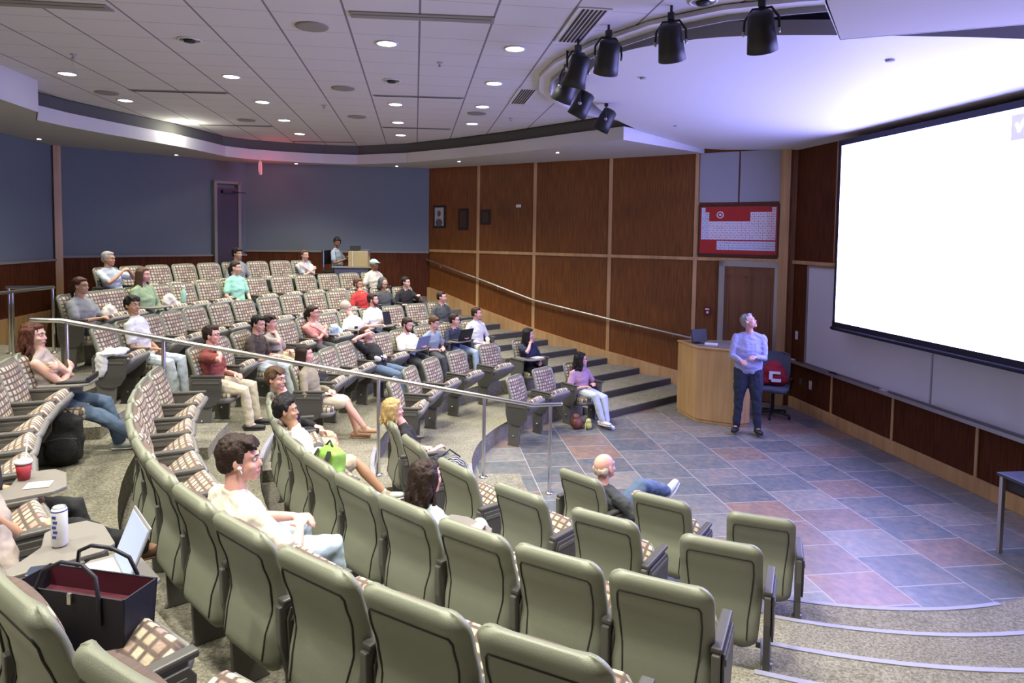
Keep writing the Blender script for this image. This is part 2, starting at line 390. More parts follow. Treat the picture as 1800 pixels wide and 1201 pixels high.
# door in the side wall
b = MB(); WS.box(b, .30, 1.15, .02, 2.36, 0, .035); dr = WS.build(b, 'door_1', ['door_wood']); struct(dr)
b = MB(); WS.box(b, 1.15, 1.25, 0, 2.46, 0, .07); WS.box(b, .24, .30, 0, 2.46, 0, .07); WS.box(b, .24, 1.25, 2.36, 2.46, 0, .07)
o = b.build('door_frame', ['alu'], dr)
b = MB()
for s0, s1 in ((.36, .70), (.76, 1.10)):
    WS.box(b, s0, s0 + .03, .2, 2.2, .035, .05); WS.box(b, s1 - .03, s1, .2, 2.2, .035, .05); WS.box(b, s0, s1, 2.17, 2.2, .035, .05); WS.box(b, s0, s1, .2, .23, .035, .05)
b.build('door_moulding', ['door_wood'], dr)
b = MB(); b.tube([(.40, .05, 1.0), (.40, .10, 1.0), (.52, .10, 1.0)], .011, 8); b.build('door_handle', ['steel'], dr)
# screen wall: upper panels, whiteboard, tray, lower panels
strip(WW, -.02, 8, 2.44, 2.50, .03); strip(WW, 1.12, 1.135, 2.5, ZS, .02)
for s in (1.20, 2.57, 3.96, 5.35): strip(WW, s - .02, s + .02, .18, .76, .02)
b = MB(); WW.box(b, .02, 8, 0, .18, 0, .035); struct(WW.build(b, 'baseboard_screen', ['maple'], bevel=.004))
wb = thing('whiteboard', 'long grey-white writing board under the projection screen, with a tray', 'whiteboard', WW.pt(.5, 0, 0), A_W)
b = MB(); b.box((1.38, -.02, 1.62), (2.74, .03, 1.58)); b.box((4.15, -.02, 1.62), (2.76, .03, 1.58)); b.build('writing_panel', ['whiteboard'], wb, bevel=.003)
b = MB(); b.box((2.76, -.025, 2.42), (5.56, .05, .03)); b.box((2.76, -.025, .83), (5.56, .05, .03)); b.box((-.01, -.025, 1.62), (.03, .05, 1.6)); b.box((2.76, -.022, 1.62), (.02, .05, 1.6)); b.build('board_frame', ['alu'], wb)
b = MB(); b.box((2.5, -.07, .80), (6.0, .13, .02)); b.box((2.5, -.13, .815), (6.0, .015, .04)); b.build('board_tray', ['alu'], wb)
for s, (lx, ly, lz), m, nm, lb, cat in ((1.30, (.14, .05, .035), 'black', 'board_eraser', 'black felt eraser lying on the left part of the whiteboard tray', 'eraser'),
                          (2.45, (.13, .05, .03), 'white_plastic', 'board_eraser', 'pale eraser on the whiteboard tray under the board joint', 'eraser'),
                          (.16, (.12, .06, .03), 'white_plastic', 'chalk_box', 'small white box at the left end of the board tray', 'box')):
    b = MB(); b.box((0, 0, .018), (lx, ly, lz)); p = WW.pt(s, .07, .81); o = b.build(nm, [m], bevel=.005, loc=p, rz=A_W); tag(o, lb, cat)
for (wl, s, z, lb) in ((WW, .16, 1.24, 'white light switch plate between door corner and whiteboard'), (WW, .62, .49, 'white outlet plate low on the screen wall'), (WS, 5.56, 3.49, 'small pale sensor plate high on the wood side wall')):
    hor = s > 5; b = MB(); wl.box(b, s - (.06 if hor else .035), s + (.06 if hor else .035), z - (.03 if hor else .07), z + (.03 if hor else .07), 0, .012)
    o = wl.build(b, 'wall_plate', ['white_plastic'], bevel=.003); tag(o, lb, 'switch')
    b = MB(); wl.box(b, s - .012, s + .012, z - .02, z + .02, .012, .02); b.build('toggle', ['white_plastic'], o)
b = MB(); WW.box(b, .30, .40, .44, .54, 0, .012); o = WW.build(b, 'wall_socket', ['arm_plastic']); tag(o, 'dark square socket low beside the white outlet plate', 'socket')
# projection screen
sn = thing('projection_screen', 'large lit projection screen with black border hanging before the whiteboard', 'screen', WW.pt(1.60, .28, 0), A_W)
SL = 4.9
b = MB(); b.box((.03 + SL / 2, 0, 2.935), (SL, .006, 2.55)); 
mat('screen_glow', (.8, .8, .8), .9, emit=SCREEN_COL, estr=SCREEN_STR)
b.build('screen_surface', ['screen_glow'], sn)
b = MB(); b.box((.03 + SL / 2, .010, 2.935), (SL + .06, .008, 2.60)); b.build('screen_backing', ['screen_black'], sn)  # unseen black sheet added to keep the screen's glow off the wall behind
b = MB(); b.box((SL / 2 + .03, .004, 4.24), (SL + .14, .012, .10)); b.box((0, .004, 2.9), (.06, .012, 2.72)); b.box((SL + .06, .004, 2.9), (.06, .012, 2.72)); b.box((SL / 2 + .03, .004, 1.62), (SL + .14, .012, .10)); b.build('screen_border', ['screen_black'], sn)
b = MB(); b.tube([(-.04, 0, 1.56), (SL + .1, 0, 1.56)], .028, 10); b.build('bottom_bar', ['screen_black'], sn)
mat('screen_icon', (.5, .5, .7), .9, emit=(.45, .42, .78), estr=1.0); mat('screen_faint', (.8, .8, .8), .9, emit=(.9, .92, 1.0), estr=.97)
b = MB(); b.box((2.98, -.006, 4.02), (.20, .004, .26)); b.build('slide_icon', ['screen_icon'], sn)
b = MB(); b.box((2.96, -.010, 4.02), (.03, .003, .09), ry=R(-28)); b.box((3.0, -.010, 4.03), (.03, .003, .14), ry=R(30)); b.build('slide_tick', ['screen_glow'], sn)
for x, z, l in ((.55, 3.62, .35), (.95, 3.66, .35), (1.25, 3.68, .28), (1.9, 2.75, 1.1), (2.1, 2.62, .9), (2.2, 2.5, .8)):
    b = MB(); b.box((x, -.006, z), (l, .004, .035)); b.build('slide_text_line', ['screen_faint'], sn)
# framed pictures on the side wall
for s0, s1, z0, z1, m, lb in ((7.53, 7.89, 3.01, 3.53, 'photo', 'framed pale portrait nearest the back corner on the wood wall'), (6.88, 7.16, 2.97, 3.45, 'dark', 'dark narrow framed plaque, middle of three on the wood wall'), (6.28, 6.54, 3.09, 3.42, 'dark', 'dark square plaque right of the first maple strip')):
    t = MB(); WS.box(t, s0, s1, z0, z1, 0, .025); o = WS.build(t, 'wall_plaque' if m == 'dark' else 'framed_picture', ['black'], bevel=.003); tag(o, lb, 'picture')
    t = MB(); q = .05
    if m == 'photo':
        WS.box(t, s0 + q, s1 - q, z0 + q, z1 - q, .025, .028); t.build('print', [mat('photo_grey', (.45, .45, .45), .6)], o)
        t = MB(); t.ell(((s0 + s1) / 2, .03, (z0 + z1) / 2 + .07), (.05, .004, .07)); t.ell(((s0 + s1) / 2, .03, z0 + .12), (.10, .004, .09)); t.build('portrait_figure', [mat('photo_dark', (.10, .10, .10), .6)], o)
    else: WS.box(t, s0 + q, s1 - q, z0 + q, z1 - q, .025, .029); t.build('plate', [mat('bronze', (.07, .05, .03), .4, metal=.5)], o)
# fire alarm
b = MB(); WS.box(b, 1.39, 1.50, 1.46, 1.60, 0, .05); o = WS.build(b, 'fire_alarm_box', [mat('alarm_red', (.16, .02, .02), .5)], bevel=.006); tag(o, 'small dark red fire alarm box beside the stage door', 'alarm')
b = MB(); WS.box(b, 1.41, 1.48, 1.555, 1.58, .05, .058); WS.box(b, 1.42, 1.46, 1.49, 1.53, .05, .058); b.build('alarm_label', ['white_plastic'], o)
# wall handrail
hr = thing('wall_handrail', 'long metal handrail sloping down the wood side wall', 'handrail', WS.p, A_S)
b = MB(); H_ = [(8.0, .12, 2.27), (6.5, .12, 1.89), (5.1, .12, 1.51), (3.33, .12, 1.24), (1.66, .12, 1.02)]
b.tube(H_, .021, 10); b.build('rail', ['steel'], hr)
for s, z in ((7.6, 2.15), (6.0, 1.73), (4.4, 1.38), (2.9, 1.16), (2.05, 1.05)):
    b = MB(); b.tube([(s, .0, z - .06), (s, .09, z - .06), (s, .12, z)], .008, 8); b.build('bracket', ['steel'], hr)
# back wall wainscot and rail
def wains(i, j, nm, z0, zt, zb=None, m='dark_mahogany'):
    p, q = Vector(ROOM[i]), Vector(ROOM[j]); d = q - p; L = d.length
    b = MB(); b.box((L / 2, .02, (zt) / 2), (L, .04, zt)); struct(b.build(nm, [m], loc=(p.x, p.y, 0), rz=math.atan2(d.y, d.x)))
    b = MB(); b.box((L / 2, .035, zt + .02), (L, .05, .04)); struct(b.build(nm.replace('wainscot', 'rail'), ['vent_grey'], loc=(p.x, p.y, 0), rz=math.atan2(d.y, d.x)))
    if zb: b = MB(); b.box((L / 2, .04, zb / 2), (L, .05, zb)); struct(b.build(nm.replace('wall_wainscot', 'baseboard'), ['maple'], loc=(p.x, p.y, 0), rz=math.atan2(d.y, d.x)))
wains(1, 2, 'wall_wainscot_back', 0, 2.42); wains(2, 3, 'wall_wainscot_corner', 0, 2.33, 1.42); wains(3, 4, 'wall_wainscot_left', 0, 2.28, 1.40); wains(4, 5, 'wall_wainscot_near', 0, 2.28)
def vstrip(i, j, s, nm, w=.10, m='maple', o=.07):
    p, q = Vector(ROOM[i]), Vector(ROOM[j]); d = q - p; b = MB(); b.box((s, o / 2, 2.2), (w, o, ZS)); struct(b.build(nm, [m], loc=(p.x, p.y, 0), rz=math.atan2(d.y, d.x)))
vstrip(2, 3, (Vector(ROOM[3]) - Vector(ROOM[2])).length - .02, 'trim_30', .12, 'maple', .12)
# exit door recess at the rear corner
p, q = Vector(ROOM[2]), Vector(ROOM[3]); d = (q - p).normalized(); a = math.atan2(d.y, d.x); S0 = .12
b = MB(); b.box((S0 + .32, .05, 2.55), (.46, .09, 2.5)); dr = b.build('door_2', [mat('door_dark', (.05, .03, .035), .5)], loc=(p.x, p.y, 0), rz=a); struct(dr)
b = MB(); b.box((S0 + .58, .06, 2.6), (.06, .12, 2.7)); b.box((S0 + .06, .06, 2.6), (.06, .12, 2.7)); b.box((S0 + .32, .06, 3.92), (.56, .12, .06)); b.build('door_frame', ['vent_grey'], dr)
b = MB(); b.box((S0 + .30, .14, 3.72), (.30, .10, .07)); b.tube([(S0 + .30, .16, 3.72), (S0 + .02, .3, 3.70)], .012, 6); b.build('door_closer', ['black'], dr)
# soffit -------------------------------------------------------------------
def mir(p): r = Vector(p) - CC; a = AX * r.dot(AX); q = CC + 2 * a - r; return (q.x, q.y)
IN_F = [(1.73, 10.77), (.94, 11.59), (-.1, 12.70), (-1.18, 13.71), (-2.3, 14.60), (-3.47, 15.10), (-4.2, 15.0), (-4.95, 14.69), (-5.55, 14.30), (-5.88, 13.86), (-5.97, 13.1), (-6.10, 12.3), (-6.32, 11.6), (-6.50, 10.96), (-6.68, 10.2), (-6.73, 9.60), (-6.27, 8.97), (-6.12, 8.13)]
IN_N = [mir(p) for p in IN_F][::-1]; IN_N[0] = (-5.8, 5.2); IN_N[-1] = (2.50, 5.28); IN_N[-2] = (2.0, 4.45); IN_N.insert(-2, (1.35, 2.9))
INNER = IN_F + [(-6.0, 6.6)] + IN_N
outer = [(3.45, 12.33), (-1.96, 15.80), (-5.95, 15.05), (-8.43, 12.46), (-6.85, .30), (-3.74, -1.58), (.30, -1.26), (5.28, 4.20)]
struct(flat_poly('ceiling_soffit', [outer + INNER[::-1]], ZS, 'soffit_paint', thick=.03))
def band(pts, z0, z1, name, m, off=0.0, closed=False, thick=.02):
    b = MB(); k = len(pts); P2 = []
    for i, p in enumerate(pts):
        p = Vector(p); a = Vector(pts[max(i - 1, 0)]); c = Vector(pts[min(i + 1, k - 1)]); t = (c - a).normalized(); nn = Vector((t.y, -t.x)); P2.append((p + nn * off, p + nn * (off + thick)))
    for i in range(k - 1):
        (a0, a1), (b0, b1) = P2[i], P2[i + 1]
        vs = [(a0.x, a0.y, z0), (b0.x, b0.y, z0), (b0.x, b0.y, z1), (a0.x, a0.y, z1), (a1.x, a1.y, z0), (b1.x, b1.y, z0), (b1.x, b1.y, z1), (a1.x, a1.y, z1)]
        b.add(vs, [(0, 1, 2, 3), (4, 7, 6, 5), (3, 2, 6, 7), (0, 4, 5, 1)])
    return struct(b.build(name, [m]))
FASC = [(3.45, 12.33)] + INNER + [(5.28, 4.20)]
iL = FASC.index((-6.27, 8.97)); iE = FASC.index((-6.0, 6.6))
band(FASC[:iL], ZS, 4.60, 'ceiling_fascia', 'white_paint', -.01)
band(FASC[iL - 1:iE + 6], ZS, ZC, 'ceiling_fascia_tall', 'white_paint', -.01)
band(FASC[iE + 5:], ZS, 4.60, 'ceiling_fascia_near', 'white_paint', -.01)
band(FASC[1:iL], 4.58, ZC, 'ceiling_cove', 'cove_shade', .07); band(FASC[iE + 5:-1], 4.58, ZC, 'ceiling_cove_near', 'cove_shade', .07)  # dark bands painted as the shaded gap between fascia and ceiling
# main tiled ceiling, with the big opening over the stage
RIM = [(2.75, 4.95), (2.90, 5.45), (2.30, 5.64), (1.80, 5.84), (1.31, 6.24), (.88, 6.89), (.58, 7.57), (.44, 8.2), (.45, 8.84), (.60, 9.5), (.84, 10.0), (1.22, 10.50), (1.66, 10.84)]
cpoly = [(1.66, 10.84)] + [(x - .03, y + .03) for x, y in IN_F[1:]] + [(-6.0, 6.6)] + IN_N[:-1] + RIM
struct(flat_poly('ceiling', [cpoly], ZC, 'ceiling_tile'))
band(RIM[8:], ZC - .10, 5.16, 'ceiling_rim', 'white_paint', 0); band(RIM[:9], ZC - .10, 5.16, 'ceiling_rim_near', 'cloud_edge', 0)  # near run of the rim coloured grey for the shade in the gap
def offs(pts, o):
    r = []
    for i, p in enumerate(pts):
        a = Vector(pts[max(i - 1, 0)]); c = Vector(pts[min(i + 1, len(pts) - 1)]); t = (c - a).normalized(); r.append(tuple(Vector(p) + Vector((-t.y, t.x)) * o))
    return r
b = MB(); O1 = offs(RIM, .14)
for i in range(len(RIM) - 1):
    (a, c), (e, f) = (RIM[i], RIM[i + 1]), (O1[i], O1[i + 1])
    b.prism([a, c, f, e], ZC - .05, ZC - .01)
struct(b.build('ceiling_rim_lip', ['white_paint']))
struct(flat_poly('ceiling_plenum', [[(.2, 4.2), (.2, 11.6), (3.0, 13.2), (5.4, 11.8), (6.1, 4.0), (4.6, 3.2)]], 5.14, 'plenum_paint'))
# the big dropped cloud over the stage
CLP = [(6.0, 5.30), (5.2, 5.36), (4.05, 5.47), (3.41, 5.60), (2.72, 5.77), (2.14, 5.94), (1.75, 6.12), (1.45, 6.35), (1.18, 6.62), (1.02, 6.86), (.89, 7.18), (.83, 7.63), (.82, 8.16), (.90, 8.68), (1.08, 9.32), (1.36, 9.98), (1.80, 10.68), (2.51, 11.60), (3.10, 12.22), (3.78, 12.12), (4.80, 11.47)]
def cloud_z(x, y): return 4.36 + .34 * (Vector((x, y)) - CO).dot(Vector((-.9916, -.129))) / 4.5
def smooth_line(P, it=2):
    for _ in range(it):
        Q = [P[0]]
        for a, c in zip(P, P[1:]): Q += [(a[0] * .75 + c[0] * .25, a[1] * .75 + c[1] * .25), (a[0] * .25 + c[0] * .75, a[1] * .25 + c[1] * .75)]
        P = Q + [P[-1]]
    return P
CL = smooth_line(CLP[:18]) + CLP[18:]
tris = [tuple(t) for t in tessellate_polygon([[Vector((x, y, 0)) for x, y in CL]])]; b = MB()
b.add([(x, y, cloud_z(x, y)) for x, y in CL], tris); b.add([(x, y, cloud_z(x, y) + .13) for x, y in CL], tris)
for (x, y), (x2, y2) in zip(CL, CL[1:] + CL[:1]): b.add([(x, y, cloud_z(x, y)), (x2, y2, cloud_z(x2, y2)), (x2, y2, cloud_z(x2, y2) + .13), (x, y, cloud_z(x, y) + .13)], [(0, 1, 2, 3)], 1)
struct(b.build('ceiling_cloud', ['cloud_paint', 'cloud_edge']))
# small pin lights in the soffit, sprinklers etc.
mat('lamp_glow', (1, 1, 1), .5, emit=(1, .97, .92), estr=9); mat('pin_glow', (1, 1, 1), .5, emit=(1, 1, 1), estr=6)
pins = [(-8.02, 11.49), (-6.75, 13.6), (-4.8, 15.0), (-2.62, 15.25), (-1.13, 14.1), (.8, 12.4)]
pn = ['over the far left wall', 'over the blue rear corner panel', 'right of the red exit sign', 'over the right part of the back wall', 'over the first wood panels', 'over the middle wood panels']
for (x, y), s in zip(pins, pn):
    b = MB(); b.lathe([(.05, ZS - .012), (.05, ZS - .001)], 16); o = b.build('pin_light', ['vent_grey'], loc=(x, y, 0)); tag(o, 'tiny lit pin light in the soffit ' + s, 'light', 'soffit pin lights')
    b = MB(); b.lathe([(.03, ZS - .02), (.03, ZS - .012)], 12); b.build('bulb', ['pin_glow'], o)
# downlights -------------------------------------------------------------------
LT = [(-1.31, 7.01), (0, 7.14), (-.26, 8.75), (-.48, 10.32), (-.73, 11.89), (-1.78, 10.23), (-2.02, 11.87), (-2.22, 13.35), (-5.58, 8.53), (-3.55, 8.57), (-5.82, 10.21), (-3.76, 10.19), (-3.98, 11.8), (-4.21, 13.38)]
HID = [(-1.12, 5.35), (.2, 5.5), (-3.30, 5.3), (-5.0, 5.2), (-.85, 3.6), (.35, 3.9), (-2.9, 3.4), (-4.6, 3.3), (-1.6, 1.9), (-3.2, 1.3), (-.2, 2.1), (1.6, 3.2)]
UNL = [(-3.31, 6.97), (-1.56, 8.67), (1.54, 5.66)]
ordn = ['first', 'second', 'third', 'fourth', 'fifth', 'sixth', 'seventh', 'eighth', 'ninth', 'tenth', 'eleventh', 'twelfth', 'thirteenth', 'fourteenth']
lab = ['front left one of the pair nearest the viewer over the aisle', 'front right one, left of the long air grille', 'second in the right-hand line, behind the front right one', 'third in the right-hand line', 'farthest in the right-hand line', 'middle line, just beyond the long thin slot', 'middle line, second beyond the slot', 'middle line, farthest near the soffit', 'leftmost, above the left fascia', 'left line, nearest, right of the leftmost lamp', 'left, beyond the leftmost lamp, over the slot', 'left line, second', 'left line, third', 'left line, farthest']
def downlight(x, y, lbl, lit=True):
    o = thing('recessed_downlight', lbl, 'ceiling light', (x, y, ZC), 0, 'round recessed ceiling lights')
    b = MB(); b.lathe([(.115, -.001), (.118, -.010), (.098, -.012), (.098, -.004)], 28); b.build('trim_ring', ['white_paint'], o)
    b = MB(); b.lathe([(.096, -.002), (.094, -.0075)], 24); b.build('diffuser', ['lamp_glow' if lit else 'steel'], o)
    if not lit:
        b = MB(); b.lathe([(.05, -.03), (.06, -.008)], 16); b.build('lamp_housing', ['black'], o)
    return o
def spot(x, y, z, W_, col=DOWN_COL, ang=116, blend=.8, tgt=None, size=.09, name='downlight_lamp'):
    l = bpy.data.lights.new(name, 'SPOT'); l.energy = W_; l.color = col; l.spot_size = R(ang); l.spot_blend = blend; l.shadow_soft_size = size
    o = bpy.data.objects.new(name, l); sc.collection.objects.link(o); o.location = (x, y, z)
    if tgt: o.rotation_euler = (Vector(tgt) - Vector((x, y, z))).to_track_quat('-Z', 'Y').to_euler()
    return o
for (x, y), s in zip(LT, lab): downlight(x, y, 'lit round ceiling downlight, ' + s); spot(x, y, ZC - .03, DOWN_W)
for x, y in HID: spot(x, y, ZC - .03 if (x, y) != (1.6, 3.2) else ZS - .05, DOWN_W)
for (x, y), s in zip(UNL, ['left of the front lit pair', 'above the thin slot, in the middle line', 'at the top edge near the spotlights']): downlight(x, y, 'unlit downlight with dark chrome inside, ' + s, False)
# ceiling loudspeakers, slots, grilles, sprinklers
for (x, y), s in zip([(-1.92, 6.48), (-2.3, 9.17), (-5.78, 9.68), (-4.66, 11.85), (-2.62, 11.36), (-.6, 10.9)], ['largest, nearest the viewer', 'second behind the nearest one', 'leftmost', 'far left, before the far slot', 'far middle', 'far right, beside the right-hand lamps']):
    b = MB(); b.lathe([(.155, -.002), (.15, -.012), (.12, -.014)], 26); o = b.build('ceiling_loudspeaker', ['vent_grey'], loc=(x, y, ZC)); tag(o, 'round grey ceiling loudspeaker, ' + s, 'loudspeaker', 'round ceiling loudspeakers')
ca, sa = math.cos(R(8.2)), math.sin(R(8.2))
def slot(x0, y0, x1, y1, wd, lbl):
    c = ((x0 + x1) / 2, (y0 + y1) / 2); L_ = math.dist((x0, y0), (x1, y1)); a = math.atan2(y1 - y0, x1 - x0)
    o = thing('air_slot', lbl, 'vent', (c[0], c[1], ZC), a, 'linear air slots in the ceiling')
    b = MB(); b.box((0, 0, -.006), (L_, wd, .010)); b.build('slot_frame', ['vent_grey'], o)
    b = MB(); b.box((0, 0, -.014), (L_ - .06, wd * .3, .006)); b.build('slot_opening', ['vent_dark' if wd < .1 else 'vent_grey'], o)
slot(-1.47, 6.10, -.19, 6.21, .17, 'wide grey linear air slot at the top middle of the ceiling')
slot(-4.85, 5.86, -3.55, 6.02, .17, 'wide grey linear air slot at the top left corner of the picture')
slot(-1.99, 9.59, -.72, 9.70, .06, 'thin dark air slot across the middle line of lamps, nearer one')
slot(-2.41, 12.40, -1.16, 12.52, .06, 'thin dark air slot across the middle line, farther one')
slot(-5.33, 9.47, -4.02, 9.57, .09, 'thin dark air slot at left behind the leftmost lamp')
slot(-5.74, 12.40, -4.42, 12.46, .06, 'thin dark air slot at far left near the bright fascia spot')
slot(-4.72, 14.45, -3.37, 14.50, .06, 'farthest thin dark air slot beside the rear fascia')
def grille(c, w_, h_, lbl, nb):
    o = thing('air_grille', lbl, 'vent', (c[0], c[1], ZC), R(8.2), 'striped air grilles')
    b = MB(); b.box((0, 0, -.006), (w_, h_, .010)); b.build('grille_frame', ['white_paint'], o)
    b = MB()
    for i in range(nb): b.box((-w_ / 2 + .035 + (w_ - .07) * (i + .5) / nb, 0, -.0125), (w_ / nb * .42, h_ - .05, .006))
    b.build('slats', ['vent_dark'], o)
grille((.61, 6.36), .30, 1.02, 'large striped air grille near the curved ceiling rim', 6); grille((.12, 9.54), .27, 1.02, 'smaller striped air grille farther back, left of the spotlights', 6)
for (x, y), s in zip([(-.85, 7.75), (-4.9, 7.6), (-2.9, 10.4), (-.05, 11.3)], ['between the front lit pair', 'at far left', 'left of the middle line', 'near the rear right lamps']):
    b = MB(); b.lathe([(.035, -.001), (.035, -.006), (.012, -.008), (.012, -.045), (.022, -.05)], 12); o = b.build('sprinkler_head', ['alu'], loc=(x, y, ZC)); tag(o, 'small metal sprinkler head in the ceiling ' + s, 'sprinkler')
for (x, y), s in zip([(1.45, 7.7), (2.45, 10.3), (3.45, 6.3)], ['in the left part', 'near the tip over the door', 'near the bright right part']):
    b = MB(); b.lathe([(.04, 0), (.04, -.012), (.02, -.014)], 14); o = b.build('cloud_sprinkler_cap', ['grey_panel'], loc=(x, y, cloud_z(x, y) - .0005)); tag(o, 'small round cap in the dropped stage ceiling ' + s, 'sprinkler')
# light that scallops the left fascia
l = bpy.data.lights.new('fascia_lamp', 'POINT'); l.energy = 14; l.color = (1, .97, .80); l.shadow_soft_size = .03
o = bpy.data.objects.new('fascia_lamp', l); sc.collection.objects.link(o); o.location = (-5.86, 12.15, 4.56)
# exit sign
ex = thing('exit_sign', 'red lit exit sign hanging under the rear soffit', 'sign', (-5.24, 14.05, 0), R(-70))
b = MB(); b.box((0, 0, 4.18), (.36, .05, .24)); b.build('sign_body', ['white_plastic'], ex, bevel=.005)
b = MB(); b.tube([(0, 0, 4.3), (0, 0, ZS + .01)], .012, 8); b.build('hanger', ['white_plastic'], ex)
mat('exit_red', (.9, .05, .04), .5, emit=(1, .04, .05), estr=3.5)
def text_mesh(body, size, ex_=.003):
    c = bpy.data.curves.new('t', 'FONT'); c.body = body; c.size = size; c.extrude = ex_; c.align_x = 'CENTER'; c.align_y = 'CENTER'; c.resolution_u = 2
    o = bpy.data.objects.new('t', c); sc.collection.objects.link(o); dg = bpy.context.evaluated_depsgraph_get(); me = bpy.data.meshes.new_from_object(o.evaluated_get(dg)); bpy.data.objects.remove(o); bpy.data.curves.remove(c)
    return me
def text_obj(body, size, m, parent, loc, rot, name, ex_=.003):
    me = text_mesh(body, size, ex_); me.materials.clear(); me.materials.append(MATS[m]); o = bpy.data.objects.new(name, me); sc.collection.objects.link(o); o.parent = parent; o.location = loc; o.rotation_euler = rot; return o
text_obj('EXIT', .19, 'exit_red', ex, (0, -.028, 4.18), (R(90), 0, 0), 'sign_letters'); 
b = MB(); b.box((0, .027, 4.18), (.33, .004, .21)); b.build('sign_glow_back', ['exit_red'], ex)
t = text_obj('EXIT', .19, 'exit_red', ex, (0, .031, 4.18), (R(90), 0, R(180)), 'sign_letters')
l = bpy.data.lights.new('exit_glow', 'POINT'); l.energy = 5; l.color = (1, .08, .12); l.shadow_soft_size = .1; o = bpy.data.objects.new('exit_glow', l); sc.collection.objects.link(o); o.location = (-5.24, 14.3, 4.05)
# spotlights around the rim
def stage_spot(p, lbl, yaw, tilt):
    p = (p[0], p[1], p[2] - .05); o = thing('stage_spotlight', lbl, 'spotlight', p, yaw, 'theatre spotlights along the ceiling rim')
    b = MB(); b.tube([(0, 0, ZC - p[2] + .02), (0, 0, .10)], .012, 8); b.box((0, 0, .20), (.05, .05, .06)); b.build('clamp', ['black'], o)
    b = MB(); b.tube([(-.130, 0, -.02), (-.125, 0, .08), (-.07, 0, .16), (.07, 0, .16), (.125, 0, .08), (.130, 0, -.02)], .010, 8); b.build('yoke', ['black'], o)
    m = Matrix.Rotation(tilt, 3, 'X'); b = MB(); b.lathe([(.06, .14), (.092, .12), (.10, .02), (.108, -.07), (.116, -.165), (.106, -.165), (.096, -.10)], 22, m=m); b.build('can', ['black'], o)
    b = MB(); b.lathe([(.02, 0), (.02, .014), (.012, .018)], 12, c=(.122, 0, -.02), m=Matrix.Rotation(R(90), 3, 'Y')); b.build('knob', ['alu'], o); b = MB(); b.lathe([(.02, 0), (.02, .014), (.012, .018)], 12, c=(-.122, 0, -.02), m=Matrix.Rotation(R(-90), 3, 'Y')); b.build('knob', ['alu'], o)
for (x, y, z), s, yaw in zip([(1.88, 5.25, 4.50), (1.31, 5.78, 4.56), (.86, 6.32, 4.57), (.62, 6.74, 4.55), (.55, 7.20, 4.48), (.80, 8.0, 4.46), (1.24, 9.20, 4.49)], ['nearest and largest, at the right', 'second from the right', 'third from the right', 'upper one of the crowded pair at the left bend', 'lower one of the crowded pair at the left bend', 'sixth, hanging below the crowded pair', 'farthest and smallest, beside the fascia end'], (-30, -25, 10, 30, 50, 70, 80)):
    stage_spot((x, y, z), 'black theatre spotlight, ' + s, R(yaw), R(28))
# ------------------------------------------------------------------ lecture seats: y = forward, x = sitter's right, origin below the back's top edge
TOP = .90
def grid_surf(b, W_, zf, yf, nx, nz, mi, z0, z1, corner, uvsc=None, flip=False):
    idx = len(b.v); vs = []; uvs = []
    for i in range(nz + 1):
        v = i / nz; z = z0 + (z1 - z0) * v
        for j in range(nx + 1):
            u = -1 + 2 * j / nx; w_ = W_(z); x = u * w_; vs.append((x, yf(u, z, v), zf(u, z, v))); uvs.append((x + .3, z))
    fs = []
    for i in range(nz):
        for j in range(nx):
            a = i * (nx + 1) + j; f = (a, a + 1, a + nx + 2, a + nx + 1); fs.append(f if not flip else f[::-1])
    b.add(vs, fs, mi, True); return idx
def wid(z, w0, top, r, z0):
    w_ = w0 * (1 - .10 * max(0, (.55 - z)) / .3)
    if z > top - r: d = z - (top - r); w_ -= r - math.sqrt(max(r * r - d * d, 0)) * 1.0
    if z < z0 + .07: d = z0 + .07 - z; w_ -= .07 - math.sqrt(max(.0049 - d * d, 0))
    return max(w_, .01)
def prof(z): # outer face of the back (y) : leans back at the top, bulges at the bottom
    pts = [(.27, .075), (.34, .055), (.44, .068), (.55, .098), (.66, .082), (.78, .042), (.90, .0)]
    if z <= pts[0][0]: return pts[0][1]
    for (a, p), (c, q) in zip(pts, pts[1:]):
        if z <= c: t = (z - a) / (c - a); t = t * t * (3 - 2 * t) * .5 + t * .5; return p + (q - p) * t
    return pts[-1][1]
def closed_back(b, w0, z0, z1, y_out, y_in, mi, nx=16, nz=22, r=.075):
    o = len(b.v); W_ = lambda z: wid(z, w0, z1, r, z0); rows = []
    for i in range(nz + 1):
        z = z0 + (z1 - z0) * i / nz
        # ease sampling toward ends
        t = i / nz; z = z0 + (z1 - z0) * (.5 - .5 * math.cos(math.pi * t))
        for j in range(nx + 1):
            u = math.sin((-1 + 2 * j / nx) * math.pi / 2); b.v.append((u * W_(z), y_out(u, z), z)); 
    n1 = (nx + 1) * (nz + 1)
    for i in range(nz + 1):
        t = i / nz; z = z0 + (z1 - z0) * (.5 - .5 * math.cos(math.pi * t))
        for j in range(nx + 1):
            u = math.sin((-1 + 2 * j / nx) * math.pi / 2); b.v.append((u * W_(z), y_in(u, z), z))
    def F(*f): b.f.append(tuple(o + q for q in f)); b.mi.append(mi); b.smooth.append(True)
    for i in range(nz):
        for j in range(nx):
            a = i * (nx + 1) + j; F(a, a + 1, a + nx + 2, a + nx + 1); c = a + n1; F(c, c + nx + 1, c + nx + 2, c + 1)
    for i in range(nz):
        for j in (0, nx):
            a = i * (nx + 1) + j; c = a + nx + 1; F(a, c, c + n1, a + n1) if j == 0 else F(a, a + n1, c + n1, c)
    for i in (0, nz):
        for j in range(nx):
            a = i * (nx + 1) + j; F(a, a + n1, a + n1 + 1, a + 1) if i == 0 else F(a, a + 1, a + n1 + 1, a + n1)
